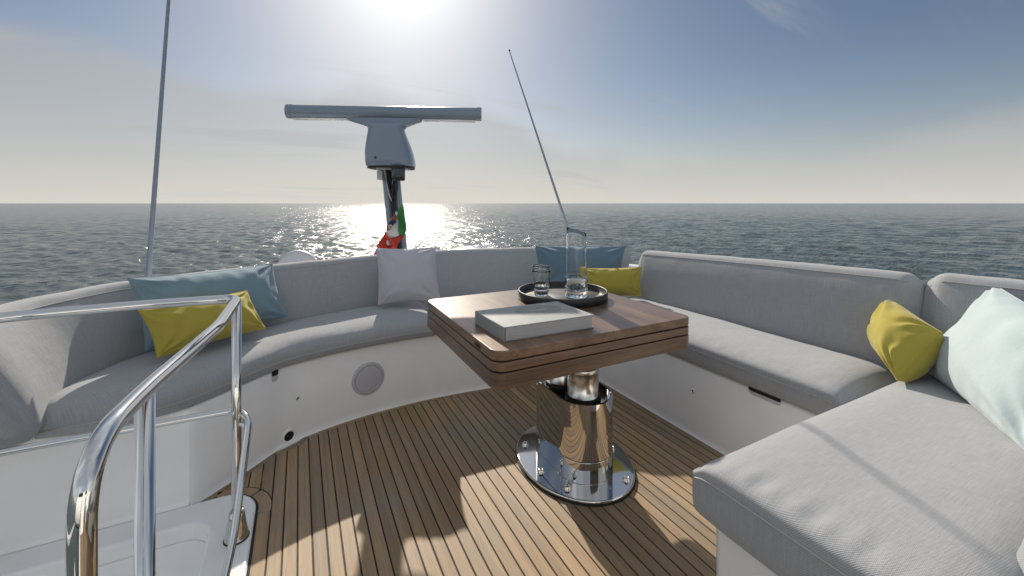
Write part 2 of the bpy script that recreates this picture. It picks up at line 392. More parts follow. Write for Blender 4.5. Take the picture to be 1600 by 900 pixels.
def seat_cushion(name, front, back, zb, zs, mat, label, group, crown=.02, seed=1, endr=.022, pucker=.0022, step=.022, front_curve=None, roll=.010):
    """cushion between a front and a back path (same key count); seam piping along the front top edge is a part"""
    F = np.array(front, float); B = np.array(back, float)
    # dense parameter
    if front_curve: F = catmull(F, 24); B = catmull(B, 24)
    else:
        F = resample(F, .01); t = np.linspace(0, 1, len(F)); Bk = np.linspace(0, 1, len(B)); B = np.stack([np.interp(t, Bk, B[:, k]) for k in range(2)], 1)
    d = np.r_[0, np.cumsum(np.linalg.norm(np.diff((F + B) / 2, axis=0), axis=1))]
    n = int(d[-1] / step); s = np.linspace(0, d[-1], n)
    F = np.stack([np.interp(s, d, F[:, k]) for k in range(2)], 1); B = np.stack([np.interp(s, d, B[:, k]) for k in range(2)], 1)
    h = zs - zb
    T = np.array([.0, .012, .03, .06, .11, .18, .27, .38, .5, .62, .73, .83, .91, .96, .985, 1.0])
    rings, uvs = [], []; seam = []
    mid = None
    # insets at both ends so the ends are rounded over
    st = [(0, .030, .55), (0, .012, .86), (.25, .003, .97)]
    stations = []
    for i in range(n): stations.append((i, 0.0, 1.0))
    L = d[-1]
    for i in range(n):
        f, b = F[i], B[i]; w = np.linalg.norm(b - f); u = (b - f) / w
        e = min(s[i], L - s[i])                                # distance to the nearer end
        k = 1.0 if e > endr * 2 else math.sqrt(max(0.0, 1 - (1 - e / (endr * 2)) ** 2))
        cz = (zb + zs) / 2
        ring = []; lens = []
        def add(dist, z):
            ring.append([f[0] + u[0] * dist, f[1] + u[1] * dist, z])
        zt = lambda tt: zs + crown * (1 - (2 * tt - 1) ** 4) * min(1.0, e / .12) ** .6
        drop = (1 - k) * endr * .75
        add(.03, zb + drop * .3); add(.008, zb + .004 + drop * .3); add(0 - .002, zb + .018); add(-.006, zb + h * .4); add(-.005, zs - roll - .020 - drop * .4); add(-.004, zs - roll - drop * .6); add(roll * .12 - .002, zs - roll * .62 - drop * .8)
        add(roll * .42, zs - roll * .22 - drop)
        for tt in T[1:]:
            dist = roll * .9 + tt * (w - .004 - roll * .9)
            z = zs + (zt(tt) - zs) - drop
            p = (f[0] + u[0] * dist, f[1] + u[1] * dist, z)
            z += .0045 * fnoise(p, 4.5, seed) + .0016 * fnoise(p, 16, seed + 2)
            near = math.exp(-((dist - .04) / .04) ** 2)
            z += pucker * near * (math.sin(s[i] * 118 + 3 * fnoise(p, 7, seed)) + .6 * math.sin(s[i] * 61 + 2)) * (.5 + fnoise(p, 3, seed + 5))
            if tt > .985: z -= .018
            add(dist, z)
        add(w, zs - .05); add(w - .02, zb + .005)
        ring = np.array(ring)
        seam.append(ring[4] + np.array([-u[0] * .0012, -u[1] * .0012, .0]))
        rings.append(ring)
        ac = np.r_[0, np.cumsum(np.linalg.norm(np.diff(ring, axis=0), axis=1))]
        uvs += [(s[i], a) for a in ac]
    # close the two ends with shrunken rings (rounded end faces)
    def endcaps(r0, r1):
        t = (r0.mean(0) - r1.mean(0)); t[2] = 0; t /= np.linalg.norm(t); c0 = r0.mean(0)
        out = []
        for off, sc in ((.004, .99), (.008, .965), (.010, .92), (.0105, .6), (.0105, .2)):
            q = r0.copy(); 
            for k in range(len(q)):
                v = q[k] - c0; q[k] = c0 + v * np.array([sc if sc < .9 else 1 - (1 - sc) * .2, sc if sc < .9 else 1 - (1 - sc) * .2, sc]) + t * off
            out.append(q)
        return out
    a = endcaps(rings[0], rings[2]); b = endcaps(rings[-1], rings[-3])
    nn = len(rings[0])
    R = a[::-1] + rings + b
    ua = []
    for j, q in enumerate(a[::-1]): ua += [(-.02 * (len(a) - j), uvs[k][1]) for k in range(nn)]
    ub = []
    for j, q in enumerate(b): ub += [(L + .02 * (j + 1), uvs[(n - 1) * nn + k][1]) for k in range(nn)]
    o = loft(name, R, mat, None, ua + uvs + ub)
    tag(o, label, 'seat cushion', group)
    sm = np.array(seam); sm = sm[:: 2]
    tube('seam_piping', [*(sm)], .0022, M['piping'], o, seg=6)
    return o

def back_cushion(name, J, Tp, zJ, zT, mat, label, group, thick=.13, seed=3, zbot=None, dense=22, smooth=True, step=.022):
    """leaning backrest: J = foot of the visible face, Tp = top ridge (z may be a list)"""
    J = np.array([(*p, zJ) for p in J], float)
    zt = zT if hasattr(zT, '__len__') else [zT] * len(Tp)
    T_ = np.array([(*p, z) for p, z in zip(Tp, zt)], float)
    if smooth: J, T_ = catmull(J, dense), catmull(T_, dense)
    d = np.r_[0, np.cumsum(np.linalg.norm(np.diff((J + T_) / 2, axis=0), axis=1))]
    L = d[-1]; n = max(12, int(L / step)); s = np.linspace(0, L, n)
    J = np.stack([np.interp(s, d, J[:, k]) for k in range(3)], 1); T_ = np.stack([np.interp(s, d, T_[:, k]) for k in range(3)], 1)
    rings, uvs = [], []
    zb = zJ - .06 if zbot is None else zbot
    for i in range(n):
        tg = T_[min(i + 1, n - 1)] - T_[max(i - 1, 0)]; tg[2] = 0; tg /= np.linalg.norm(tg)
        out = np.array([-tg[1], tg[0], 0.0])                   # outboard for paths that run clockwise seen from above
        if np.dot(out, T_[i] - J[i]) < 0: out = -out
        j, t = J[i], T_[i]; hgt = t[2] - j[2]
        e = min(s[i], L - s[i]); rr = .05
        k = 1.0 if e > rr else math.sqrt(max(0, 1 - (1 - e / rr) ** 2))
        drop = (1 - k) * .028; pull = (1 - k) * .022
        face = t - out * .045; face[2] = t[2] - .03            # where the face turns into the top
        ring = []
        for tt in (-.25, 0, .12, .25, .4, .55, .7, .82, .92, 1.0):
            p = j + (face - j) * tt
            if tt < 0: p[2] = zb
            bul = .016 * max(0, math.sin(math.pi * min(max(tt, 0), 1))) ** .7 * min(1, e / .1 + .2)
            p = p - out * (bul - pull) 
            p[2] -= drop * max(0, tt)
            p = p + out * (.0015 * fnoise(p, 5, seed) + .0010 * fnoise(p, 17, seed + 1))
            ring.append(p)
        for do, dz in ((-.030, -.011), (-.012, -.002), (.012, .000), (.04, -.004), (.062, -.014), (.075, -.035)):
            p = t + out * (do + (pull if do < 0 else -pull * .5)); p[2] = t[2] + dz - drop; p[2] += .0025 * fnoise(p, 7, seed + 4)
            ring.append(p)
        p = t + out * .078; p[2] = t[2] - .16; ring.append(p)
        p = j + out * (thick + .05); p[2] = zb; ring.append(p)
        ring = np.array(ring); rings.append(ring)
        ac = np.r_[0, np.cumsum(np.linalg.norm(np.diff(ring, axis=0), axis=1))]
        uvs += [(s[i], a) for a in ac]
    nn = len(rings[0])
    def endcaps(r0, r1):
        t = r0.mean(0) - r1.mean(0); t[2] = 0; t /= np.linalg.norm(t); c0 = r0.mean(0); res = []
        for off, sc in ((.010, .97), (.018, .88), (.022, .72), (.024, .45), (.024, .15)):
            res.append(np.array([c0 + (q - c0) * sc + t * off for q in r0]))
        return res
    a = endcaps(rings[0], rings[2]); b = endcaps(rings[-1], rings[-3])
    ua = []; ub = []
    for jx in range(len(a)): ua += [(-.02 * (len(a) - jx), uvs[k][1]) for k in range(nn)]
    for jx in range(len(b)): ub += [(L + .02 * (jx + 1), uvs[(n - 1) * nn + k][1]) for k in range(nn)]
    o = loft(name, a[::-1] + rings + b, mat, None, ua + uvs + ub)
    tag(o, label, 'backrest', group)
    ridge = np.array([r[9] - np.array([0, 0, -.002]) for r in rings])
    tube('seam_piping', ridge[::2], .002, M['piping'], o, seg=6)
    return o

def pillow(name, bl, br, tr, tl, tf, tb, mat, label, group='scatter cushions on the sofas', seed=1, bend=0.0, pinch=.05, wr=.006, sag=0.0, plump=.55):
    """bl, br, tr, tl: the four corner tips; tf / tb: bulge to the front (camera) and to the back"""
    bl, br, tr, tl = [np.array(p, float) for p in (bl, br, tr, tl)]
    N = 40; nrm = np.cross(br - bl, tl - bl); nrm /= np.linalg.norm(nrm)
    ctr = (bl + br + tr + tl) / 4
    if np.dot(nrm, np.array([0, 0, 1.15]) - ctr) < 0: nrm = -nrm
    wU = np.linalg.norm(br - bl); wV = np.linalg.norm(tl - bl)
    vs, fs, uvs = [], [], []; idx = {}
    def P(u, v, side):
        # pull the edges in between the corners
        pu = u + pinch * math.sin(math.pi * v) * (0.5 - u) * 2 * (abs(2 * u - 1)) * .5
        pv = v + pinch * 1.3 * math.sin(math.pi * u) * (0.5 - v) * 2 * (abs(2 * v - 1)) * .5
        p = bl * (1 - pu) * (1 - pv) + br * pu * (1 - pv) + tr * pu * pv + tl * (1 - pu) * pv
        a, b = 1 - abs(2 * u - 1) ** 2.6, 1 - abs(2 * v - 1) ** 2.6
        th = (max(a, 0) * max(b, 0)) ** plump
        q = p + nrm * bend * (math.sin(math.pi * u) * 1.0)
        if side == 0: return q + np.array([0, 0, -sag * math.sin(math.pi * u) * v])
        h = (tf if side > 0 else -tb) * th
        # gathers that run in from the corners and along the edges
        g = 0
        for cu, cv, ph in ((0, 0, .3), (1, 0, 1.7), (1, 1, 2.9), (0, 1, 4.1)):
            du, dv = (u - cu) * wU, (v - cv) * wV; r = math.hypot(du, dv); an = math.atan2(abs(dv), abs(du))
            g += math.exp(-(r / (.30 * min(wU, wV) + .04)) ** 2) * math.sin(an * 11 + ph + seed + 2.5 * fnoise((u, v, 0), 4, seed))
        edge = math.exp(-((1 - v) * wV / .06) ** 2) + .6 * math.exp(-(v * wV / .05) ** 2) 
        g += .55 * edge * math.sin(u * wU * 70 + 4 * fnoise((u, v, 1), 3, seed) + seed) * (.6 + fnoise((u, v, 2), 4, seed + 3))
        g += .9 * fnoise((u * wU, v * wV, side), 9, seed + 4)
        h += wr * g * min(1, th * 2.2) * (1 if side > 0 else .4)
        return q + nrm * h + np.array([0, 0, -sag * math.sin(math.pi * u) * v])
    for side in (1, -1):
        for j in range(N + 1):
            for i in range(N + 1):
                # finer rows near the edges
                u = .5 - .5 * math.cos(math.pi * i / N); v = .5 - .5 * math.cos(math.pi * j / N)
                edge = i in (0, N) or j in (0, N)
                key = (i, j, 0 if edge else side)
                if key not in idx:
                    idx[key] = len(vs); vs.append(P(u, v, 0 if edge else side)); uvs.append((u * wU, v * wV))
        for j in range(N):
            for i in range(N):
                f = []
                for a, b in ((i, j), (i + 1, j), (i + 1, j + 1), (i, j + 1)):
                    e = a in (0, N) or b in (0, N); f.append(idx[(a, b, 0 if e else side)])
                fs.append(tuple(f if side > 0 else f[::-1]))
    o = recalc(pydata(name, vs, fs, mat, None, True, uvs))
    m = o.modifiers.new('subdivision', 'SUBSURF'); m.levels = 1; m.render_levels = 1
    tag(o, label, 'cushion', group)
    loop = [vs[idx[(i, 0, 0)]] for i in range(N)] + [vs[idx[(N, j, 0)]] for j in range(N)] + [vs[idx[(i, N, 0)]] for i in range(N, 0, -1)] + [vs[idx[(0, j, 0)]] for j in range(N, 0, -1)]
    tube('edge_seam', loop + [loop[0]], .0024, mat, o, seg=6)
    return o

# ------------------------------------------------------------------ sea
SEA_Z = -4.6
def build_sea():
    rng = np.random.RandomState(3)
    r = [0.5, 4.0]; 
    while r[-1] < 900: r.append(r[-1] * (1.0055 if 13 < r[-1] < 420 else 1.011 if r[-1] >= 130 else 1.12))
    while r[-1] < 40000: r.append(r[-1] * 1.10)
    r = np.array(r)
    a = np.concatenate([np.linspace(-rad(53), rad(53), 760), np.linspace(rad(53), 2 * math.pi - rad(53), 120)[1:-1]]) + YAW
    R, A = np.meshgrid(r, a, indexing='ij')
    X = R * np.sin(A); Y = R * np.cos(A); Z = np.zeros_like(X)
    cell = np.gradient(r)[:, None] * np.ones_like(R)
    for i in range(130):
        lam = .42 * (8 / .42) ** rng.rand(); th = rad(62) + rng.randn() * .62; k = 2 * math.pi / lam
        amp = .0066 * lam ** .9 * (.5 + rng.rand()) * (.36 if lam > 4 else .62 if lam > 1.4 else 1.2)
        fade = np.clip((lam / cell - 2.2) / 2.5, 0, 1)
        ph = k * (X * math.sin(th) + Y * math.cos(th)) + rng.rand() * 6.28
        Z += amp * fade * (np.sin(ph) + .25 * np.cos(2 * ph))
    nr, na = R.shape
    vs = np.stack([X, Y, SEA_Z + Z], -1).reshape(-1, 3)
    i = np.arange(nr - 1)[:, None]; j = np.arange(na)[None, :]; j2 = (j + 1) % na
    f = np.stack([i * na + j, i * na + j2, (i + 1) * na + j2, (i + 1) * na + j], -1).reshape(-1, 4)[:, ::-1]
    me = bpy.data.meshes.new('sea'); me.vertices.add(len(vs)); me.vertices.foreach_set('co', vs.ravel())
    me.loops.add(f.size); me.loops.foreach_set('vertex_index', f.ravel().astype(np.int32))
    me.polygons.add(len(f)); me.polygons.foreach_set('loop_start', np.arange(0, f.size, 4, dtype=np.int32)); me.polygons.foreach_set('loop_total', np.full(len(f), 4, dtype=np.int32))
    me.update(calc_edges=True); me.validate()
    o = link('sea', me, M['sea'], None, True); tag(o, kind='structure', label='open sea of small ripples running to a level horizon')
build_sea()

# ------------------------------------------------------------------ teak deck
AFT = np.array([(-.33, 1.975), (-.203, 2.107), (-.075, 2.232), (.035, 2.288), (.2, 2.338), (.42, 2.377), (.715, 2.389), (1.097, 2.355), (1.45, 2.275), (1.74, 2.185)])
aft_c = catmull(AFT, 10)
def dip(x): return .024 * max(0.0, 1 - ((x + .045) / .062) ** 2) ** .7 if abs(x + .045) < .062 else 0.0      # the border board skirts the drain
def aft_y(x): return float(np.interp(x, aft_c[:, 0], aft_c[:, 1])) - dip(x)
deck = tag(slab('deck', [(-.146, -3.2), (1.76, -3.2), (1.76, 2.26), *[(p[0], p[1] + .03) for p in aft_c[::-1]][4:-14], (-.12, 2.2), (-.146, 1.9)], -.05, -.0025, M['caulk']), kind='structure', label='teak planked cockpit deck with black caulking')
# piece of deck left of the rim corner
MARG = .034; PITCH = .0446; X0 = -.0945; GAP = .0052
def plank(xa, xb, yfun, y0=-3.2, name='plank'):
    xs = [xa, xb]; top = [yfun(xa), yfun(xb)]
    out = [(xa, y0), (xb, y0), (xb, top[1]), (xa, top[0])]
    n = 4
    vs = [(x, y, -.03) for x, y in out] + [(x, y, -.0006) for x, y in out]
    b = .0012
    cx = (xa + xb) / 2
    vs += [(xa + b, y0, 0), (xb - b, y0, 0), (xb - b, top[1] - b, 0), (xa + b, top[0] - b, 0)]
    fs = [(i, (i + 1) % 4, 4 + (i + 1) % 4, 4 + i) for i in range(4)] + [(4 + i, 4 + (i + 1) % 4, 8 + (i + 1) % 4, 8 + i) for i in range(4)] + [(8, 9, 10, 11)]
    return recalc(pydata(name, vs, fs, M['teak'], deck, smooth=False))
k = 0; x = X0
yend = lambda x: aft_y(x) - MARG
plank(-.1390, X0 - GAP / 2, lambda x: 1.792)          # the plank beside the stair rim
while x < 1.72:
    xb = min(x + PITCH, 1.7275); plank(x + GAP / 2, xb - GAP / 2, yend); x += PITCH
# short planks tucked in behind the stair rim
xx = X0
for k in range(6):
    xa, xb = xx - PITCH, xx
    if xa < -.33: break
    def yb(x):
        d = .1775 ** 2 - (x + .27) ** 2
        return 1.825 + math.sqrt(d) if d > 0 else 1.797
    ya, yb_ = yb(xa) + .002, yb(xb) + .002
    ta, tb = aft_y(xa) - MARG, aft_y(xb) - MARG
    if tb > yb_ + .02:
        if ta < ya + .004: ta = ya + .004
        lower = [(q, yb(q) + .004) for q in np.linspace(xa + GAP / 2, xb - GAP / 2, 8)]
        out = lower + [(xb - GAP / 2, tb), (xa + GAP / 2, ta)]
        o = slab('plank', out, -.03, 0, M['teak'], deck); bevel(o, .001, 1)
    xx -= PITCH
# margin boards along the moulding, cut into lengths
def strip(name, pts, w, mat, parent, side=1, z0=-.03, z1=.0):
    P = np.array(pts); t = np.gradient(P, axis=0); t /= np.linalg.norm(t, axis=1)[:, None]; nrm = np.stack([t[:, 1], -t[:, 0]], 1) * side
    q = P + nrm * w
    n = len(P); vs = []; fs = []
    for i in range(n): vs += [(*P[i], z0), (*P[i], z1), (*q[i], z1), (*q[i], z0)]
    for i in range(n - 1):
        for k in range(4): fs.append((4 * i + k, 4 * i + (k + 1) % 4, 4 * i + 4 + (k + 1) % 4, 4 * i + 4 + k))
    fs += [(0, 1, 2, 3), (4 * n - 4, 4 * n - 3, 4 * n - 2, 4 * n - 1)]
    o = recalc(pydata(name, vs, fs, mat, parent, smooth=False)); bevel(o, .0012, 1); return o
mc = resample(catmull(AFT, 14), .01)
tm = np.gradient(mc, axis=0); tm /= np.linalg.norm(tm, axis=1)[:, None]
mc = mc + np.stack([tm[:, 1], -tm[:, 0]], 1) * np.array([dip(q) for q in mc[:, 0]])[:, None]
ca = int(np.argmin(abs(mc[:, 0] + .107))); cb_ = int(np.argmin(abs(mc[:, 0] - .017))); cuts = [0, ca, cb_, cb_ + 75, len(mc)]
slab('drain_pad', [tuple(q) for q in mc[ca - 1:cb_ + 2]] + [(.03, 2.32), (-.10, 2.26)], -.04, .0012, M['grp'], deck)
for a, b in zip(cuts[:-1], cuts[1:]):
    seg = mc[a:min(b + 1, len(mc))].copy()
    if b < len(mc): seg[-1] = seg[-2] + (seg[-1] - seg[-2]) * .6
    strip('margin_board', seg, MARG - .004, M['teak'], deck)
# curved margin round the rim corner
def arc(cx, cy, r, a0, a1, n=14): return [(cx + r * math.cos(rad(a0 + (a1 - a0) * k / n)), cy + r * math.sin(rad(a0 + (a1 - a0) * k / n))) for k in range(n + 1)]
RC = (-.27, 1.825); RR = .125
strip('margin_board', arc(*RC, RR + .006, -12, 40), .0445, M['teak'], deck, side=1)
strip('margin_board', arc(*RC, RR + .006, 42, 97), .0445, M['teak'], deck, side=1)
bevel(slab('margin_board', [(-.352, 1.957), (-.293, 1.957), (-.293, 2.0), (-.335, 1.972)], -.03, .0008, M['teak'], deck), .001, 1)

# ------------------------------------------------------------------ stair moulding (white rim and well)
stair = tag(empty('stair_moulding', (-.6, 1.6, 0)), 'white moulded stair opening beside the teak deck under the handrail', 'stair moulding')
outer = [(-.145, -1.2), *arc(*RC, RR, 0, 90), (-1.7, 1.95), (-1.7, -1.2)]
inner_arc = arc(-.375, 1.735, .095, 0, 90, 10)
inner = [(-.28, -1.2), *inner_arc, (-1.6, 1.83), (-1.6, -1.2)]
def ring_slab(name, outer, inner, z0, z1, mat, parent, bev=.008):
    bm = bmesh.new()
    def loop(pts, z): return [bm.verts.new((x, y, z)) for x, y in pts]
    ot, it = loop(outer, z1), loop(inner, z1)
    eo = [bm.edges.new((ot[i], ot[(i + 1) % len(ot)])) for i in range(len(ot))]
    ei = [bm.edges.new((it[i], it[(i + 1) % len(it)])) for i in range(len(it))]
    bmesh.ops.triangle_fill(bm, edges=eo + ei, use_beauty=True)
    r = bmesh.ops.extrude_face_region(bm, geom=bm.faces[:])
    for v in [g for g in r['geom'] if isinstance(g, bmesh.types.BMVert)]: v.co.z = z0
    bmesh.ops.recalc_face_normals(bm, faces=bm.faces)
    me = bpy.data.meshes.new(name); bm.to_mesh(me); bm.free()
    o = link(name, me, mat, parent, False)
    bevel(o, bev, 4, 40); return o
rim = ring_slab('rim', outer, inner, -.05, .012, M['grp'], stair, .012)
rim.data.polygons.foreach_set('use_smooth', [False] * len(rim.data.polygons))
# caulk line between rim and teak
tube('caulk_line', [(p[0], p[1], .0) for p in [(-.141, -1.2), *arc(*RC, RR + .004, 0, 92), (-.3, 1.956)]], .004, M['caulk'], stair, seg=6)
# well walls and steps
well = [(-.28, -1.2), *inner_arc, (-1.6, 1.83)]
vs, fs = [], []
zz = [(-.046, -.002), (-.09, .003), (-.19, .014), (-.222, .026), (-.236, .05), (-.238, .075)]
wl = [np.array(p) for p in well]
for z, off in zz:
    for i, p in enumerate(wl):
        a = wl[max(0, i - 1)]; b = wl[min(len(wl) - 1, i + 1)]; t = (b - a) / np.linalg.norm(b - a); nn = np.array([-t[1], t[0]])
        vs.append((*(p + nn * off), z))
n = len(wl)
for j in range(len(zz) - 1):
    for i in range(n - 1): fs.append((j * n + i, j * n + i + 1, (j + 1) * n + i + 1, (j + 1) * n + i))
pydata('well_wall', vs, fs, M['grp'], stair)
slab('step', [(-.33, 1.30), *[(p[0] - .03, p[1] - .03) for p in inner_arc], (-1.6, 1.80), (-1.6, 1.30)], -.30, -.2385, M['grp'], stair, .012)
slab('step', [(-.33, .9), (-.33, 1.299), (-1.6, 1.299), (-1.6, .9)], -.52, -.45, M['grp'], stair, .012)
slab('step', [(-.28, -1.2), (-.28, .899), (-1.6, .899), (-1.6, -1.2)], -.8, -.72, M['grp'], stair, .012)
box('riser', (-1.6, 1.285, -.52), (-.31, 1.2985, -.262), M['grp'], stair)
box('well_side', (-.30, -1.2, -.8), (-.2815, 1.28, -.05), M['grp'], stair)

# ------------------------------------------------------------------ seat moulding
base = tag(empty('seat_moulding', (.7, 2.5, 0)), 'white glossy moulded seat base running round the deck under the cushions', 'seat base')
ZB = .372
bp = [(-1.75, 1.95), (-.385, 1.95)] + [tuple(p) for p in catmull([(-.375, 1.951), *AFT[0:]], 10)[1:]] 
bp = np.array(bp)
def wall_panel(name, path, inward, z0, z1, mat, parent):
    """front skin with a rounded top that runs back under the cushion"""
    P = np.array(path, float); t = np.gradient(P, axis=0); t /= np.linalg.norm(t, axis=1)[:, None]; nn = np.stack([t[:, 1], -t[:, 0]], 1) * inward
    prof = [(-.009, z0), (-.005, z0 + .005), (-.0015, z0 + .014), (0, z0 + .03), (0, z1 - .014), (.004, z1 - .005), (.014, z1), (.20, z1)]
    vs, fs = [], []
    for p, q in zip(P, nn):
        for off, z in prof: vs.append((p[0] + q[0] * -off, p[1] + q[1] * -off, z))
    m = len(prof)
    for i in range(len(P) - 1):
        for k in range(m - 1): fs.append((i * m + k, i * m + k + 1, (i + 1) * m + k + 1, (i + 1) * m + k))
    o = recalc(pydata(name, vs, fs, mat, parent)); return autosmooth(o, 40)
left = np.vstack([np.linspace((-1.75, 1.952), (-.3698, 1.952), 30)])
wall_panel('port_panel', left, 1, .012, ZB, M['grp'], base)
cur = catmull([(-.37, 1.9515), (-.335, 1.978), *AFT[1:]], 14)
wall_panel('curved_panel', cur, 1, 0, ZB, M['grp'], base)
XR = 1.735
wall_panel('starboard_panel', np.linspace((XR, 2.25), (XR, .60), 30), 1, 0, .352, M['grp'], base)
# chaise plinth
slab('chaise_plinth', rrect(.945, .10, 2.3, .715, .03), 0, .340, M['grp'], base, .008)
# speaker in the curved panel
def frame_on_curve(x):
    i = int(np.argmin(abs(cur[:, 0] - x))); t = cur[i + 1] - cur[i - 1]; t /= np.linalg.norm(t)
    return np.array([*cur[i], 0]), np.array([*t, 0]), np.array([t[1], -t[0], 0])
def disc_on(name, p, t, nrm, z, prof, mat, parent, seg=40):
    vs, fs = [], []; up = np.array([0, 0, 1.])
    c0 = np.array([p[0], p[1], z])
    for r, d in prof:
        for k in range(seg):
            a = 2 * math.pi * k / seg; vs.append(c0 + t * r * math.cos(a) + up * r * math.sin(a) + nrm * d)
    for j in range(len(prof) - 1):
        for k in range(seg): fs.append((j * seg + k, j * seg + (k + 1) % seg, (j + 1) * seg + (k + 1) % seg, (j + 1) * seg + k))
    fs.append(tuple((len(prof) - 1) * seg + k for k in range(seg)))
    return autosmooth(recalc(pydata(name, vs, fs, mat, parent)), 40)
gm = Mat('speaker_mesh'); gm.set(Roughness=.6)
v = gm.coord('Object'); vr = gm.n('ShaderNodeTexVoronoi'); gm.l(v, vr.inputs['Vector']); vr.inputs['Scale'].default_value = 260
gm.l(gm.ramp(vr.outputs['Distance'], [(.2, (.40, .40, .44)), (.55, (.50, .50, .54))]), gm.b.inputs['Base Color']); M['mesh'] = gm.m
p, t, nrm = frame_on_curve(.335)
sp = disc_on('speaker', p, t, nrm, .195, [(.088, -.01), (.088, .004), (.084, .008), (.073, .009), (.070, .004)], M['grey_plastic'], base)
disc_on('speaker_grille', p, t, nrm, .195, [(.0705, .003), (.069, .0075), (.05, .0095), (.01, .011)], M['mesh'], sp)
for xq, zq in ((-.005, .20), ):
    p, t, nrm = frame_on_curve(xq)
    st = disc_on('stud', p, t, nrm, zq, [(.009, -.004), (.009, .003), (.006, .005), (.004, .002)], M['brushed'], base, 20)
    disc_on('stud_socket', p, t, nrm, zq, [(.0042, .0015), (.003, .0028)], M['dark'], st, 14)
vsx = np.array([XR, 1.415, 0]); st = disc_on('stud', vsx, np.array([0, 1., 0]), np.array([-1., 0, 0]), .215, [(.009, -.004), (.009, .003), (.006, .005), (.004, .002)], M['brushed'], base, 20)
disc_on('stud_socket', vsx, np.array([0, 1., 0]), np.array([-1., 0, 0]), .215, [(.0042, .0015), (.003, .0028)], M['dark'], st, 14)
p, t, nrm = frame_on_curve(-.045)
dr = disc_on('drain', p, t, nrm, .032, [(.036, -.005), (.035, .004), (.029, .006), (.0255, .001)], M['grp'], base, 30)
disc_on('drain_hole', p, t, nrm, .032, [(.0252, .0005), (.02, .002)], M['shadowgap'], dr, 24)
# finger notches under the cushions
p, t, nrm = frame_on_curve(-.10)
n0 = disc_on  # notch: grey plate, the pocket's shade painted as a black sheet
def notch(name, c, t, nrm, w, z0, z1, parent, r=.012):
    vs = []; pts = []
    for k in range(7): a = rad(180 + 90 * k / 6); pts.append((-w / 2 + r + r * math.cos(a), z0 + r + r * math.sin(a)))
    for k in range(7): a = rad(270 + 90 * k / 6); pts.append((w / 2 - r + r * math.cos(a), z0 + r + r * math.sin(a)))
    pts += [(w / 2, z1), (-w / 2, z1)]; n = len(pts); fs = []
    for d in (.0015, -.03):
        for a, z in pts: vs.append(np.array([c[0], c[1], z]) + t * a + nrm * d)
    # plate lies just proud; a black sheet on its upper half paints the shade
    vs2 = [np.array([c[0], c[1], z]) + t * a * 1.06 + nrm * .0005 for a, z in pts]
    o = pydata(name, vs, [tuple(range(n))], M['grey_plastic'], parent, smooth=False)
    o2 = pydata('notch_shadow', [v + nrm * .001 + np.array([0, 0, .5 * (z1 - v[2])]) for v in vs[:n]], [tuple(range(n))], M['shadowgap'], o, smooth=False)
    recalc(o); recalc(o2); return o
notch('finger_notch', p, t, nrm, .034, ZB - .048, ZB + .004, base)
notch('finger_notch', np.array([XR, 1.06, 0]), np.array([0, 1., 0]), np.array([-1., 0, 0]), .135, .352 - .026, .356, base)
# outer coaming behind the backrests
co = catmull([(-1.16, 1.5), (-1.14, 2.05), (-1.02, 2.45), (-.72, 2.80), (-.2, 3.06), (.48, 3.24), (1.0, 3.31), (1.6, 3.2), (2.2, 2.95), (2.52, 2.6), (2.56, 1.9), (2.60, .9), (2.66, -.6)], 8)
wall = []
for i, q in enumerate(co):
    tg = co[min(i + 1, len(co) - 1)] - co[max(0, i - 1)]; tg /= np.linalg.norm(tg); o_ = np.array([-tg[1], tg[0]])
    wall.append([(*(q - o_ * .06), -.2), (*(q - o_ * .06), .60), (*(q - o_ * .045), .63), (*(q + o_ * .03), .63), (*(q + o_ * .06), .60), (*(q + o_ * .16), -.2), (*(q + o_ * .3), -1.2), (*(q - o_ * .06), -1.2)])
loft('coaming', [np.array(r) for r in wall], M['grp'], base, sub=0)
hull = tag(slab('superstructure', [(-.9, 2.9), (-.2, 3.2), (.5, 3.4), (1.2, 3.45), (2.2, 3.2), (2.7, 2.7), (2.9, 3.6), (2.3, 4.6), (1.2, 4.95), (0, 4.7), (-.8, 4.0)], -1.5, .42, M['grp'], None, .06), kind='structure', label='white after part of the yacht behind the sofa')

# forward end of the flybridge, behind the eye: console with a tinted screen and two helm seats, mirrored in the steel
con = tag(empty('superstructure', (.6, -2.3, 0)), kind='structure', label='white flybridge console behind the viewpoint')
prof_c = [(-1.5, 0), (-1.5, .95), (-1.62, 1.12), (-1.9, 1.2), (-2.6, 1.2), (-2.6, 0)]
loft('console_body', [np.array([(x, y, z) for y, z in prof_c]) for x in (-1.75, -1.7, 2.55, 2.6)], M['grp'], con, sub=0)
loft('console_screen', [np.array([(x, y, z) for y, z in ((-2.05, 1.19), (-2.3, 1.50), (-2.32, 1.49), (-2.09, 1.19))]) for x in (-1.6, 2.45)], M['dark'], con, sub=0)
for x in (.15, 1.15):
    slab('helm_seat', rrect(x - .27, -1.18, x + .27, -.66, .08), .0, .55, M['grp'], con, .03)
    slab('helm_seat_back', rrect(x - .26, -1.18, x + .26, -1.04, .05), .55, 1.22, M['grp'], con, .03)

# ------------------------------------------------------------------ sofa cushions
GS = 'grey seat cushions of the sofa'; GB = 'grey backrests of the sofa'
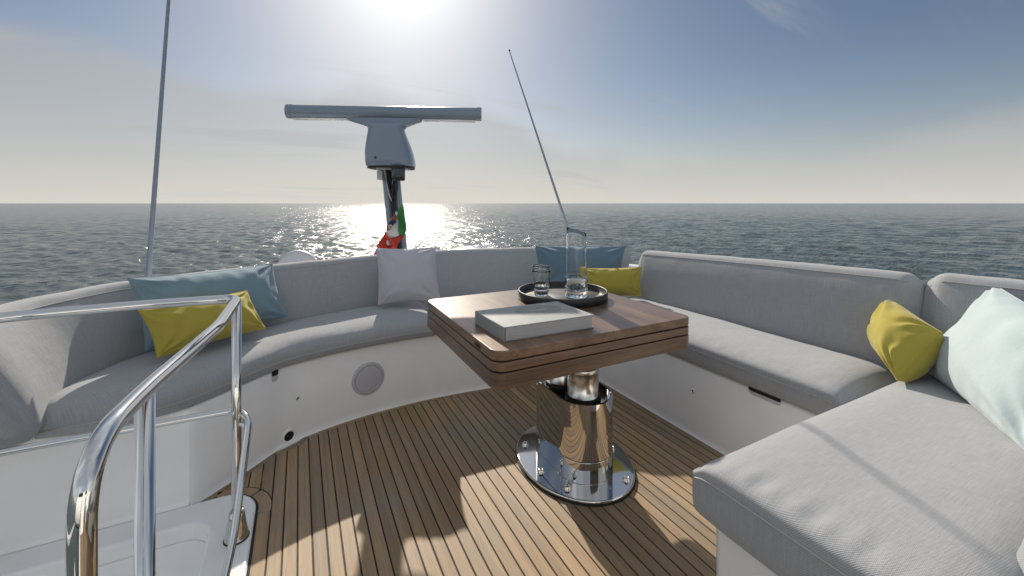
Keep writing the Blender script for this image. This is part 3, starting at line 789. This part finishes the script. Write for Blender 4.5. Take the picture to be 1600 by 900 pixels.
# port curved seat
pf = [(-.755, 1.905), (-.60, 1.890), (-.482, 1.902), (-.355, 1.965), (-.20, 2.105), (-.075, 2.215), (.035, 2.262), (.20, 2.310), (.42, 2.343), (.60, 2.352), (.715, 2.350)]
pb = [(-.775, 1.95), (-.775, 2.08), (-.74, 2.22), (-.62, 2.42), (-.37, 2.57), (-.14, 2.66), (.05, 2.73), (.25, 2.80), (.456, 2.85), (.62, 2.865), (.755, 2.865)]
seat_cushion('seat_cushion', pf, pb, .369, .472, M['grey_cloth_rib'], 'long curved light grey seat cushion by the handrail, under the blue and lilac cushions', GS, crown=.022, seed=2, front_curve=True, roll=.042)
sf = [(.735, 2.352), (.95, 2.338), (1.2, 2.29), (1.45, 2.225), (1.66, 2.155)]
sb = [(.775, 2.865), (1.1, 2.85), (1.5, 2.74), (1.85, 2.56), (2.15, 2.36)]
seat_cushion('seat_cushion', sf, sb, .369, .472, M['grey_cloth_rib'], 'grey seat cushion mostly hidden behind the wooden table', GS, crown=.022, seed=5, front_curve=True, roll=.042)
seat_cushion('seat_cushion', [(1.725, 2.14), (1.722, .775)], [(2.19, 2.34), (2.20, .775)], .352, .468, M['grey_cloth_rib'], 'straight grey seat cushion right of the table, under the yellow cushion', GS, crown=.024, seed=8, roll=.018, endr=.035)
seat_cushion('seat_cushion', [(.914, .738), (.914, .225)], [(2.22, .738), (2.22, .225)], .335, .490, M['grey_cloth'], 'big nearest grey seat cushion at the lower right with a bare front corner', GS, crown=.018, seed=11, pucker=.0032, endr=.045, step=.012, roll=.016)

J = [(-.750, 1.84), (-.752, 2.05), (-.728, 2.22), (-.615, 2.41), (-.37, 2.555), (-.118, 2.64), (.18, 2.755), (.456, 2.83), (.755, 2.855), (1.2, 2.81), (1.65, 2.66), (2.13, 2.40)]
T_ = [(-.93, 1.80), (-.925, 2.10), (-.86, 2.29), (-.72, 2.50), (-.47, 2.665), (-.126, 2.812), (.16, 2.91), (.486, 3.005), (.925, 3.075), (1.4, 3.01), (1.85, 2.85), (2.36, 2.53)]
back_cushion('backrest', J, T_, .48, .79, M['grey_cloth_rib'], 'long curved grey backrest along the stern with the lilac cushion against it', GB, zbot=.38)
back_cushion('backrest', [(2.165, 2.30), (2.17, 1.5), (2.185, .765)], [(2.29, 2.31), (2.30, 1.5), (2.305, .765)], .48, [.800, .834, .857], M['grey_cloth_rib'], 'straight grey backrest right of the table in front of open sea', GB, seed=6, zbot=.38)
back_cushion('backrest', [(2.18, .725), (2.19, .3), (2.20, -.3)], [(2.32, .725), (2.335, .3), (2.35, -.3)], .48, [.868, .873, .88], M['grey_cloth_rib'], 'grey backrest at the right edge behind the big pale aqua cushion', GB, seed=9, zbot=.38)
back_cushion('backrest', [(2.18, .255), (1.6, .26), (1.165, .262)], [(2.18, .09), (1.6, .10), (1.150, .11)], .48, .82, M['grey_cloth'], 'pale grey backrest end just showing at the bottom right corner', GB, seed=12, zbot=.44)

# ------------------------------------------------------------------ scatter cushions
FW = np.array([math.sin(YAW), math.cos(YAW), 0]); RT = np.array([math.cos(YAW), -math.sin(YAW), 0])
def at(px, py, d):       # a point d metres ahead of the eye
    return np.array([0, 0, H_EYE]) + d * (FW + RT * (px - 800) / 646.6 - np.array([0, 0, 1]) * (py - 317.5) / 646.6)
pillow('pillow', at(228, 548, 1.78), at(449, 494, 2.27), at(425, 412, 2.37), at(200, 435, 1.80), .085, .05, M['aqua'], 'long pale blue cushion leaning on the curved backrest behind the yellow one', seed=1, wr=.014, bend=-.02)
pillow('pillow', at(246, 559, 1.67), at(415, 513, 2.04), at(386, 454, 2.08), at(217, 485, 1.69), .075, .05, M['yellow'], 'long yellow cushion seen behind the steel handrail', seed=2, wr=.012)
pillow('pillow', at(591, 476, 2.58), at(688, 469, 2.60), at(680, 386, 2.80), at(588, 388, 2.78), .07, .05, M['lilac'], 'square pale lilac cushion leaning on the stern backrest left of the table', seed=3, wr=.009)
pillow('pillow', at(840, 458, 2.86), at(968, 458, 2.89), at(977, 385, 3.10), at(836, 384, 3.08), .07, .05, M['teal'], 'teal blue cushion at the stern backrest behind the glass carafe', seed=4, wr=.011)
pillow('pillow', at(905, 462, 2.74), at(1002, 463, 2.84), at(1003, 417, 2.88), at(908, 419, 2.79), .07, .05, M['yellow'], 'small yellow cushion in the far sofa corner right of the glass carafe', seed=5, wr=.011)
pillow('pillow', at(1402, 594, 1.47), at(1472, 520, 1.50), at(1402, 474, 1.74), at(1368, 546, 1.73), .095, .085, M['yellow'], 'plump yellow cushion propped against the big pale aqua cushion', seed=6, wr=.011, pinch=.02, plump=.42)
pillow('pillow', (2.17, .70, .50), (1.66, .335, .505), (1.80, .19, .77), (2.32, .555, .845), .08, .08, M['pale_aqua'], 'big pale aqua cushion cut by the right edge of the picture', seed=7, wr=.013, pinch=.04)

# ------------------------------------------------------------------ table
K = .90                     # all table-top things measured on a trial plane are taken towards the eye by this
TX0, TX1, TY0, TY1 = [K * q for q in (.584, 1.552, 1.261, 2.130)]
ZTOP = H_EYE - K * (H_EYE - .647)
tab = tag(empty('table', (1.07, 1.6, 0)), 'square walnut table with three stacked leaves on a polished steel pedestal', 'table')
ol = rrect(TX0, TY0, TX1, TY1, .045, 10)
top = slab('tabletop', ol, ZTOP - .032, ZTOP, M['walnut'], tab, .004)
slab('middle_leaf', ol, ZTOP - .065, ZTOP - .036, M['walnut_x'], tab, .003)
slab('lower_frame', ol, ZTOP - .119, ZTOP - .069, M['walnut_x'], tab, .003)
slab('leaf_gap', rrect(TX0 + .012, TY0 + .012, TX1 - .012, TY1 - .012, .04, 8), ZTOP - .115, ZTOP - .005, M['shadowgap'], tab)
lt = box('latch', (TX0 - .002, 1.247, ZTOP - .025), (TX0 + .004, 1.292, ZTOP - .010), M['dark'], top, .0015)
PX, PY = 1.09, 1.525
def stadium(cx, cy, a, b, n=16):     # half width a, half length b along y
    out = []
    for k in range(n + 1): q = rad(180 * k / n); out.append((cx + a * math.cos(q), cy + (b - a) + a * math.sin(q)))
    for k in range(n + 1): q = rad(180 + 180 * k / n); out.append((cx + a * math.cos(q), cy - (b - a) + a * math.sin(q)))
    return out
def ell(cx, cy, a, b, n=72): return [(cx + a * math.cos(2 * math.pi * k / n), cy + b * math.sin(2 * math.pi * k / n)) for k in range(n)]
plate = slab('base_plate', ell(PX, PY, .240, .297), .004, .018, M['chrome'], tab, .005, 4)
slab('gasket', ell(PX, PY, .243, .300), .0005, .006, M['dark'], tab)
low = slab('pedestal_foot', stadium(PX, PY, .123, .203), .018, .105, M['chrome'], tab, .002)
slab('pedestal_seam', stadium(PX, PY, .1205, .2005), .10, .112, M['dark'], tab)
# sleeve: open-topped
oo, ii = stadium(PX, PY, .1225, .2025, 20), stadium(PX, PY, .112, .192, 20)
vs = []; n = len(oo)
for pts, z in ((oo, .108), (oo, .337), ([(a[0] * .5 + b[0] * .5, a[1] * .5 + b[1] * .5) for a, b in zip(oo, ii)], .3395), (ii, .337), (ii, .30)): vs += [(x, y, z) for x, y in pts]
fs = [(j * n + i, j * n + (i + 1) % n, (j + 1) * n + (i + 1) % n, (j + 1) * n + i) for j in range(4) for i in range(n)]
fs.append(tuple(4 * n + i for i in range(n)))
autosmooth(recalc(pydata('pedestal_sleeve', vs, fs, M['chrome'], tab)), 40)
for cy in (PY - .075, PY + .085):
    lathe('piston', [(.072, .301), (.072, .305), (.066, .306), (.066, .43), (.068, .432), (.068, .452), (.058, .454), (.054, .456), (.054, .585)], (PX, cy, 0), M['brushed'], tab, 40)
    lathe('piston_collar', [(.076, .3005), (.076, .326), (.073, .328)], (PX, cy, 0), M['dark'], tab, 40)
for a in (58, 122, 204, 238, 302, 336, 20, 160):
    if a in (58, 122, 20, 160): pass
bolts = [(PX - .185, PY - .03), (PX - .145, PY - .165), (PX + .10, PY - .235), (PX + .19, PY - .04), (PX + .15, PY + .17), (PX - .15, PY + .17)]
for bx, by in bolts:
    bo = lathe('bolt', [(.016, .018), (.016, .021), (.0125, .023), (.0125, .0285), (.010, .031), (.005, .0315), (.0045, .028)], (bx, by, 0), M['brushed'], tab, 24)

# ------------------------------------------------------------------ things on the table
bk = tag(empty('book', (.86, 1.47, .647)), 'thick pale grey coffee table book lying closed on the walnut table', 'book')
ba = rad(-1.2)
def bpt(u, v): # corner frame of the book
    o = np.array([.662, 1.345]); e1 = np.array([.395, -.012]); e2 = np.array([-.006, .262]); q = o + e1 * u + e2 * v; return (q[0], q[1])
quad = lambda a, b, c_, d: [bpt(a, b), bpt(c_, b), bpt(c_, d), bpt(a, d)]
slab('back_cover', quad(0, 0, 1, 1), .6475, .651, M['cover'], bk, .001)
slab('page_block', quad(.012, .012, .985, .985), .6512, .6965, M['pages'], bk)
fc = slab('front_cover', quad(0, 0, 1, 1), .6967, .7005, M['cover'], bk, .001)
slab('spine', quad(-.010, 0, -.0005, 1), .6475, .7005, M['cover'], bk, .001)
cc = bpt(.60, .62); circ = [(cc[0] + .105 * math.cos(2 * math.pi * k / 40), cc[1] + .075 * math.sin(2 * math.pi * k / 40)) for k in range(40)]
slab('cover_disc', circ, .7005, .7008, M['cover_disc'], fc)
for k, (u0, u1) in enumerate(((.50, .70),)):
    slab('cover_title', quad(u0, .60, u1, .635), .7008, .7010, M['cover_print'], fc)

TC = (1.248, 1.840)
tray = tag(empty('tray', (*TC, .647)), 'round black leather tray with an upright rim on the walnut table', 'tray')
lathe('tray_base', [(.0, .6475), (.228, .6475), (.232, .651), (.228, .656), (.0, .656)], (*TC, 0), M['leather'], tray, 72)
lathe('tray_wall', [(.2325, .6475), (.236, .650), (.2365, .688), (.2345, .691), (.2295, .691), (.2275, .688), (.2275, .656)], (*TC, 0), M['leather'], tray, 72)
lathe('tray_lining', [(.0, .6565), (.2265, .6565), (.2265, .6575), (.0, .6578)], (*TC, 0), plain('grey_tray_lining', (.16, .16, .155), .33).m, tray, 72)

def cutglass(name, prof_out, prof_in, c, parent=None, flute=None, seg=48):
    """solid of revolution with a wall; flute(z)=depth of the vertical cuts"""
    vs, fs = [], []; prof = prof_out + prof_in[::-1]; no = len(prof_out)
    for i, (r, z) in enumerate(prof):
        for k in range(seg):
            a = 2 * math.pi * k / seg; rr = r
            if flute and i < no: rr = r - flute(z, a)
            vs.append((c[0] + rr * math.cos(a), c[1] + rr * math.sin(a), c[2] + z))
    for i in range(len(prof) - 1):
        for k in range(seg): fs.append((i * seg + k, i * seg + (k + 1) % seg, (i + 1) * seg + (k + 1) % seg, (i + 1) * seg + k))
    fs.append(tuple(range(seg))[::-1]); fs.append(tuple((len(prof) - 1) * seg + k for k in range(seg)))
    o = recalc(pydata(name, vs, fs, M['glass'], parent)); return o
ZT = .6580
GK = 1.36
def tprof():
    out = [(.020, 0), (.026, .002), (.0275, .012), (.030, .03), (.0335, .055), (.0365, .075), (.0385, .092), (.0385, .099)]
    inn = [(.012, .016), (.024, .018), (.0275, .03), (.031, .055), (.034, .075), (.0365, .092), (.037, .099)]
    return [(r * GK, z * GK) for r, z in out], [(r * GK, z * GK) for r, z in inn]
fl = lambda z, a: (.0042 * max(0, math.cos(12 * a)) if z < .122 else 0) + (.0018 * math.cos(24 * a + z * 150) if z < .04 else 0)
PT = (1.150, 1.895); GK = 1.36
tumblers = []
o = cutglass('tumbler', *tprof(), (*PT, ZT), None, fl); tumblers.append(o); tag(o, 'lower cut glass tumbler on the black tray with another stacked in it', 'glass', 'stacked tumblers')
out, inn = tprof()
o = cutglass('tumbler', [(r * .935, z) for r, z in out], [(r * .935, z) for r, z in inn], (PT[0] + .002, PT[1] + .001, ZT + .024), None, fl); tumblers.append(o); tag(o, 'upper cut glass tumbler stacked inside the lower one left of the carafe', 'glass', 'stacked tumblers')
PC = (1.300, 1.788)
crf = tag(empty('carafe', (*PC, ZT)), 'tall clear glass carafe with a cut crystal foot on the tray', 'carafe')
def hob(z, a):
    z = z / CK
    if z > .076: return 0
    return .0062 * (abs(math.sin(9 * a + z * 85)) + abs(math.sin(9 * a - z * 85))) * .6
zs_ = [0, .003, .01, .018, .026, .034, .042, .05, .058, .066, .072, .077, .082, .1, .14, .18, .212, .222, .236, .245, .247]
rs_ = [.038, .042, .0435, .0438, .044, .044, .044, .044, .044, .044, .0435, .042, .040, .0385, .037, .0365, .0365, .0365, .0367, .0370, .0366]
CK = 1.42
body = cutglass('carafe_body', [(r * CK, z * CK) for r, z in zip(rs_, zs_)], [(r * CK, z * CK) for r, z in [(.010, .02), (.034, .023), (.0365, .035), (.0365, .08), (.0355, .1), (.0342, .14), (.0337, .18), (.0337, .222), (.0340, .2462), (.0352, .2470)]], (*PC, ZT), crf, hob, 72)
for vtx in body.data.vertices:
    zl = vtx.co.z - ZT
    if zl > .2 * CK: vtx.co.z += .016 * (zl - .2 * CK) / .067 * (-(vtx.co.x - PC[0]) / .052 * RT[0] - (vtx.co.y - PC[1]) / .052 * RT[1])
lathe('water', [(r * CK, z * CK) for r, z in [(.0, .0205), (.0333, .0235), (.0358, .0352), (.0358, .066), (.0, .066)]], (*PC, ZT), M['drink'], crf, 40)

for o in (bk, tray, crf): 
    o.location = Vector((o.location.x * K, o.location.y * K, H_EYE - K * (H_EYE - o.location.z))); o.scale = (K, K, K)
for o in tumblers: o.scale = (K, K, K); o.location = (0, 0, H_EYE * (1 - K))

# ------------------------------------------------------------------ handrail
hr = tag(empty('handrail', (-.19, 1.69, 0)), 'polished steel handrail with posts round the stair opening at the left', 'handrail')
ZR = .82; RT_ = .0150
rail = fillet([(-1.25, 1.20, ZR), (-.86, 1.70, ZR), (-.76, 1.735, ZR), (-.45, 1.745, ZR), (-.19, 1.712, ZR), (-.193, 1.35, ZR), (-.243, .945, ZR), (-.254, .742, ZR), (-.256, .750, -.6)],
              [.05, .04, .08, .052, .06, .06, .10], 14)
rail = resample(rail, .012)
tube('top_rail', rail, RT_, M['chrome'], hr, 28)
tube('post', [(-.190, 1.680, .0), (-.190, 1.680, ZR - .005)], .0148, M['chrome'], hr, 24)
tube('post', [(-.2475, .965, -.75), (-.2475, .965, ZR - .01)], .0148, M['chrome'], hr, 28)
col = lathe('post_collar', [(.036, .0125), (.036, .018), (.033, .03), (.025, .085), (.0225, .105), (.0185, .107), (.0150, .107)], (-.190, 1.680, 0), M['chrome'], hr, 32)
lathe('collar_gasket', [(.038, .0122), (.038, .0155)], (-.190, 1.680, 0), M['dark'], hr, 32)
for zq in (.055, .078):
    q = np.array([-.190, 1.680]); dd = -q / np.linalg.norm(q)
    tt = np.array([-dd[1], dd[0], 0]); disc_on('grub_screw', np.array([*(q + dd * (.0285 if zq < .06 else .0262)), 0]), tt, np.array([*dd, 0]), zq, [(.004, -.004), (.004, .001), (.002, .0012)], M['dark'], col, 12)
mid = fillet([(-1.25, 1.62, .43), (-.86, 1.74, .43), (-.30, 1.725, .43), (-.185, 1.715, .432), (-.150, 1.640, .420), (-.172, 1.46, .16), (-.21, 1.22, .00), (-.26, .95, -.12), (-.262, .80, -.45)], [.1, .08, .035, .035, .06, .05, .06, .05], 8)
tube('mid_rail', resample(mid, .012), .0110, M['chrome'], hr, 20)
tube('rail_stub', [(-.190, 1.680, .40), (-.158, 1.66, .398)], .008, M['chrome'], hr, 12)

# ------------------------------------------------------------------ whip antennas
a0, a1 = np.array(at(231, 440, 2.62)), np.array(at(268, -60, 2.66))
an = tag(empty('antenna', tuple(a0)), 'tall white whip antenna rising past the top of the picture at the left', 'antenna', 'whip antennas')
tt = np.linspace(-.35, 1.25, 30)
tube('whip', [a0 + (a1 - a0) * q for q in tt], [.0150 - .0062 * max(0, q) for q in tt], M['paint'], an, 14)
lathe('antenna_foot', [(.035, -.56), (.035, -.54), (.026, -.50), (.022, -.40), (.018, -.36)], tuple(a0 + (a1 - a0) * 0), M['paint'], an, 20)
b0, b1 = np.array(at(889, 362, 4.3)), np.array(at(796, 80, 4.05))
an = tag(empty('antenna', tuple(b0)), 'thin leaning whip antenna with its tip in view behind the carafe', 'antenna', 'whip antennas')
tt = np.linspace(-.25, 1, 26)
tube('whip', [b0 + (b1 - b0) * q for q in tt], [.0145 - .0095 * max(0, q) for q in tt], M['paint'], an, 12)
lathe('antenna_tip', [(.0, .0), (.009, .003), (.009, .014), (.0, .018)], tuple(b1), M['dark'], an, 12)

# ------------------------------------------------------------------ radar mast
DM = 4.0; DR = 3.35
rd = tag(empty('radar', tuple(at(622, 400, DM))), 'open array radar with a long bar scanner on a leaning mast', 'radar')
yawb = YAW + rad(-4)
e1 = np.array([math.cos(yawb), -math.sin(yawb), 0]); e2 = np.array([math.sin(yawb), math.cos(yawb), 0])
c0 = np.array(at(603, 178, DM)); zc = c0[2]
def along(name, secs, mat, parent):
    """loft of rings given as (centre offset along e1, list of (e2 offset, z))"""
    return loft(name, [np.array([c0 + e1 * s - np.array([0, 0, c0[2]]) + e2 * a + np.array([0, 0, z]) for a, z in ring]) for s, ring in secs], mat, parent, sub=0)
def rr(hw, z0, z1, r, n=5): return rrect(-hw, z0, hw, z1, min(r, hw * .98, (z1 - z0) * .49), n)
hw, zt_, zb_ = .060, zc + .074, zc - .053
secs = [(-.918, rr(hw * .7, zb_ + .02, zt_ - .02, .02)), (-.912, rr(hw * .95, zb_ + .006, zt_ - .006, .03)), (-.90, rr(hw, zb_, zt_, .056)), (.90, rr(hw, zb_, zt_, .056)), (.912, rr(hw * .95, zb_ + .006, zt_ - .006, .03)), (.918, rr(hw * .7, zb_ + .02, zt_ - .02, .02))]
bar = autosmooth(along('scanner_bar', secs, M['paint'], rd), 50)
for s0 in (-.918, .872):
    s1 = s0 + .046
    autosmooth(along('end_cap', [(s0 - .004, rr(hw * .8, zb_ + .012, zt_ - .012, .025)), (s0 - .001 if s0 < 0 else s0, rr(hw + .003, zb_ - .003, zt_ + .003, .058)), (s1, rr(hw + .003, zb_ - .003, zt_ + .003, .058)), (s1 + .004, rr(hw * .8, zb_ + .012, zt_ - .012, .025))], M['paint'], bar), 50)
along('under_strip', [(-.86, rr(.03, zb_ - .014, zb_ + .002, .004, 2)), (-.36, rr(.03, zb_ - .014, zb_ + .002, .004, 2))], M['grp'], bar)
along('under_strip', [(.36, rr(.03, zb_ - .014, zb_ + .002, .004, 2)), (.86, rr(.03, zb_ - .014, zb_ + .002, .004, 2))], M['grp'], bar)
pc = np.array(at(612, 262, DM)); zp = pc[2]
def ring_se(c, a, b, z, power=3.2, n=40):
    out = []
    for k in range(n):
        q = 2 * math.pi * k / n; ca, sa = math.cos(q), math.sin(q); m = (abs(ca) ** power + abs(sa) ** power) ** (-1 / power)
        out.append(np.array([c[0], c[1], 0]) + e1 * a * m * ca + e2 * b * m * sa + np.array([0, 0, z]))
    return np.array(out)
prof = [(.205, .20, 0, 0), (.221, .215, .012, 0), (.224, .218, .06, 0), (.215, .208, .15, 0), (.200, .19, .22, 0), (.182, .17, .29, 0), (.168, .15, .345, 0), (.165, .14, .375, 0), (.19, .12, .398, 0), (.25, .09, .418, 0), (.345, .05, .447, 0), (.355, .042, .475, 0)]
# the flange drifts to the bar's middle
bx = np.dot(c0 - pc, e1)
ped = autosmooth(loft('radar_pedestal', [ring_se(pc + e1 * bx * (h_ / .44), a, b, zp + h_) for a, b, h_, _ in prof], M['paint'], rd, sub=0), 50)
loft('pedestal_skirt', [ring_se(pc, .212, .206, zp - .012), ring_se(pc, .212, .206, zp + .001)], M['dark'], ped, sub=0)
vn = pc - e2 * .17 - e1 * .165; 
box_c = pc + e1 * -.165 + e2 * .10
loft('side_fin', [ring_se(box_c, .03, .05, zp + .22, 4, 16), ring_se(box_c + e1 * .0, .045, .06, zp + .40, 4, 16)], plain('teal_fin', (.05, .17, .19), .5).m, ped, sub=0)
disc_on('latch_plug', pc - e2 * .212 - e1 * .10, e1, -e2, zp + .075, [(.011, -.006), (.011, .004), (.006, .006)], M['dark'], ped, 14)
# mast: two side rails with the cable run between them
def mast_pt(py, off, dd=0): return np.array(at(0, py, DM + dd)) * 0 + np.array(at(np.interp(py, [262, 400, 520], [609.5, 623.5, 636]) + off, py, DM + dd))
for off in (-8.2, 8.2):
    P = [mast_pt(py, off) for py in (258, 300, 350, 400, 450, 500)]
    rings = []
    for p in P: rings.append(np.array([p + e1 * .034 * math.cos(2 * math.pi * k / 20) + e2 * .05 * math.sin(2 * math.pi * k / 20) for k in range(20)]))
    loft('mast_rail', rings, M['paint'], rd, sub=0)
P = [mast_pt(py, 0, .02) for py in (258, 300, 350, 400, 450, 500)]
loft('mast_web', [np.array([p + e1 * .03 * a + e2 * .02 * b for a, b in ((-1, -1), (1, -1), (1, 1), (-1, 1))]) for p in P], M['dark'], rd, sub=0)
for k in range(6):
    o0 = -7 + 2.8 * k; 
    P = [mast_pt(py, o0 * s_ + 1.5 * math.sin(py * .12 + k * 2), -.055 - .012 * (k % 3)) for py, s_ in ((264, 1.5), (278, 1.2), (292, .9), (306, .55), (322, .25), (360, .2), (420, .2))]
    tube('cable', P, .0075 + .002 * (k % 2), M['dark'] if k % 3 else M['grey_plastic'], rd, 8, smooth_n=5)
def cam_box(name, x0, y0, x1, y1, d, depth, mat, parent, bev=.01):
    pts = [at(a, b, d) for a, b in ((x0, y1), (x1, y1), (x1, y0), (x0, y0))]
    vs = pts + [p + FW * depth for p in pts]
    o = recalc(pydata(name, vs, [(0, 1, 2, 3), (7, 6, 5, 4), (0, 4, 5, 1), (1, 5, 6, 2), (2, 6, 7, 3), (3, 7, 4, 0)], mat, parent, smooth=False)); bevel(o, bev, 3); return o
nl = lathe('lamp_housing', [(.0, 0), (.052, .0), (.060, .010), (.060, .118), (.066, .122), (.066, .135), (.0, .137)], tuple(np.array(at(622.5, 282.5, DM - .17))), M['dark'], rd, 28)
lathe('lamp_lens', [(.0608, .03), (.0615, .034), (.0615, .105), (.0608, .108)], tuple(np.array(at(622.5, 282.5, DM - .17))), plain('smoked_lens', (.03, .04, .06), .08).m, nl, 28)
cam_box('junction_box', 588.5, 266, 597, 281, DM - .08, .09, M['grey_plastic'], rd)
cam_box('mount_plate', 588, 260.5, 634, 264.5, DM - .12, .16, M['grey_plastic'], rd, .004)

q = DR / DM
rd.location = Vector((rd.location.x * q, rd.location.y * q, H_EYE + q * (rd.location.z - H_EYE))); rd.scale = (q, q, q)

# ------------------------------------------------------------------ flag tied to the mast
fl_ = tag(empty('flag', tuple(at(620, 395, DR - .14))), 'furled green white and red flag with a crest hanging from the radar mast', 'flag')
def patch(name, pts, mat, parent, seed, amp=.022, off=0.0):
    bm = bmesh.new(); vsb = [bm.verts.new(at(x, y, DR - .15 + dz + off)) for x, y, dz in pts]
    bm.faces.new(vsb); bmesh.ops.triangulate(bm, faces=bm.faces)
    for _ in range(3): bmesh.ops.subdivide_edges(bm, edges=bm.edges, cuts=1, use_grid_fill=True); bmesh.ops.triangulate(bm, faces=[f for f in bm.faces if len(f.verts) > 4])
    for v in bm.verts:
        q = np.dot(np.array(v.co), RT) * 46 + v.co.z * 22
        v.co += Vector(FW) * (amp * math.sin(q + seed) + .5 * amp * math.sin(q * .47 + 2))
    bmesh.ops.recalc_face_normals(bm, faces=bm.faces)
    me = bpy.data.meshes.new(name); bm.to_mesh(me); bm.free()
    o = link(name, me, mat, parent, True); m = o.modifiers.new('thick', 'SOLIDIFY'); m.thickness = .004; return o
patch('green_panel', [(629, 319, 0), (632, 330, .01), (632.5, 342, 0), (634, 355, -.01), (633, 366, 0), (626, 368, .01), (623, 358, 0), (622, 346, -.01), (619, 338, 0), (622, 329, 0)], M['flag_green'], fl_, .4)
patch('white_panel', [(618, 330, .012), (622, 333, .01), (622, 346, 0), (626, 367, 0), (617, 371.5, 0), (609, 374, .0), (609, 382, -.01), (605.5, 384, -.01), (603, 380, 0), (605, 371, 0), (602, 362, .01), (606, 352, 0), (612, 342, .01)], M['flag_white'], fl_, 1.1, off=.012)
patch('red_panel', [(602, 362, 0), (606, 373, 0), (604, 383, 0), (610, 384, 0), (609.5, 374, 0), (618, 371, 0), (631, 367.5, 0), (624, 380, .01), (620, 391, 0), (604, 389, 0), (590, 397, .01), (582, 400, 0), (587, 390, 0), (595, 374, 0)], M['flag_red'], fl_, 2.2)
patch('crest', [(616, 333, 0), (620, 340, 0), (616, 348, 0), (611, 359, 0), (606, 361, 0), (606, 352, 0), (611, 343, 0)], M['flag_gold'], fl_, 1.6, .02, -.012)
patch('crest_shield', [(616, 344, 0), (619, 347, 0), (613, 353, 0), (609, 352, 0), (610, 345, 0)], M['flag_navy'], fl_, 1.6, .02, -.02)
for px, py in ((608, 352.5), (611, 352), (609.5, 356)):
    patch('crest_star', [(px - 1, py - 1, 0), (px + 1, py - 1, 0), (px + 1, py + 1.2, 0), (px - 1, py + 1.2, 0)], M['flag_white'], fl_, 1.6, .004, -.045)

# ------------------------------------------------------------------ domes beyond the sofa
dc = np.array(at(466, 412, 3.9))
dome = tag(empty('satellite_dome', (dc[0], dc[1], .42)), 'rounded white dish back peeping over the curved backrest left of the radar', 'dish')
zt0 = at(466, 390.5, 3.9)[2]; Rr = .205
vs, fs = [], []; sd_ = [(0, -.085), (.35, -.082), (.7, -.066), (.9, -.045), (.97, -.03), (1.0, 0), (.97, .03), (.8, .05), (0, .06)]
for r_, d_ in sd_:
    for k in range(48):
        a_ = 2 * math.pi * k / 48; vs.append(np.array([dc[0], dc[1], zt0 - Rr]) + RT * Rr * r_ * math.cos(a_) + np.array([0, 0, 1]) * Rr * r_ * math.sin(a_) + FW * d_)
for j in range(len(sd_) - 1):
    for k in range(48): fs.append((j * 48 + k, j * 48 + (k + 1) % 48, (j + 1) * 48 + (k + 1) % 48, (j + 1) * 48 + k))
recalc(pydata('dish_shell', vs, fs, plain('dish_plastic', (.50, .50, .53), .4).m, dome))
lathe('dish_foot', [(.06, .40), (.05, zt0 - Rr)], (dc[0] + FW[0] * .0, dc[1], 0), M['grey_plastic'], dome, 30)
d2 = np.array(at(742, 400, 4.5)); z2 = at(742, 385, 4.5)[2]
low_d = tag(empty('antenna_dome', (d2[0], d2[1], .42)), 'low white dome with a small grey fin just above the stern backrest', 'dome')
lathe('dome_shell', [(.34, .40), (.34, z2 - .12), (.32, z2 - .07), (.26, z2 - .03), (.15, z2 - .006), (.0, z2)], (d2[0], d2[1], 0), M['grp'], low_d, 44)
f0 = d2 + RT * .055; f0[2] = 0
lathe('fin_base', [(.075, z2 - .03), (.085, z2 + .004), (.06, z2 + .014), (0, z2 + .016)], (f0[0], f0[1], 0), M['grp'], low_d, 24)
vs = [f0 + RT * a + FW * b + np.array([0, 0, z]) for b in (-.008, .008) for a, z in ((-.022, z2 + .012), (.026, z2 + .012), (-.002, z2 + .088), (-.016, z2 + .082))]
bevel(recalc(pydata('fin', vs, [(0, 1, 2, 3), (7, 6, 5, 4), (0, 4, 5, 1), (1, 5, 6, 2), (2, 6, 7, 3), (3, 7, 4, 0)], M['grey_plastic'], low_d, smooth=False)), .003, 2)
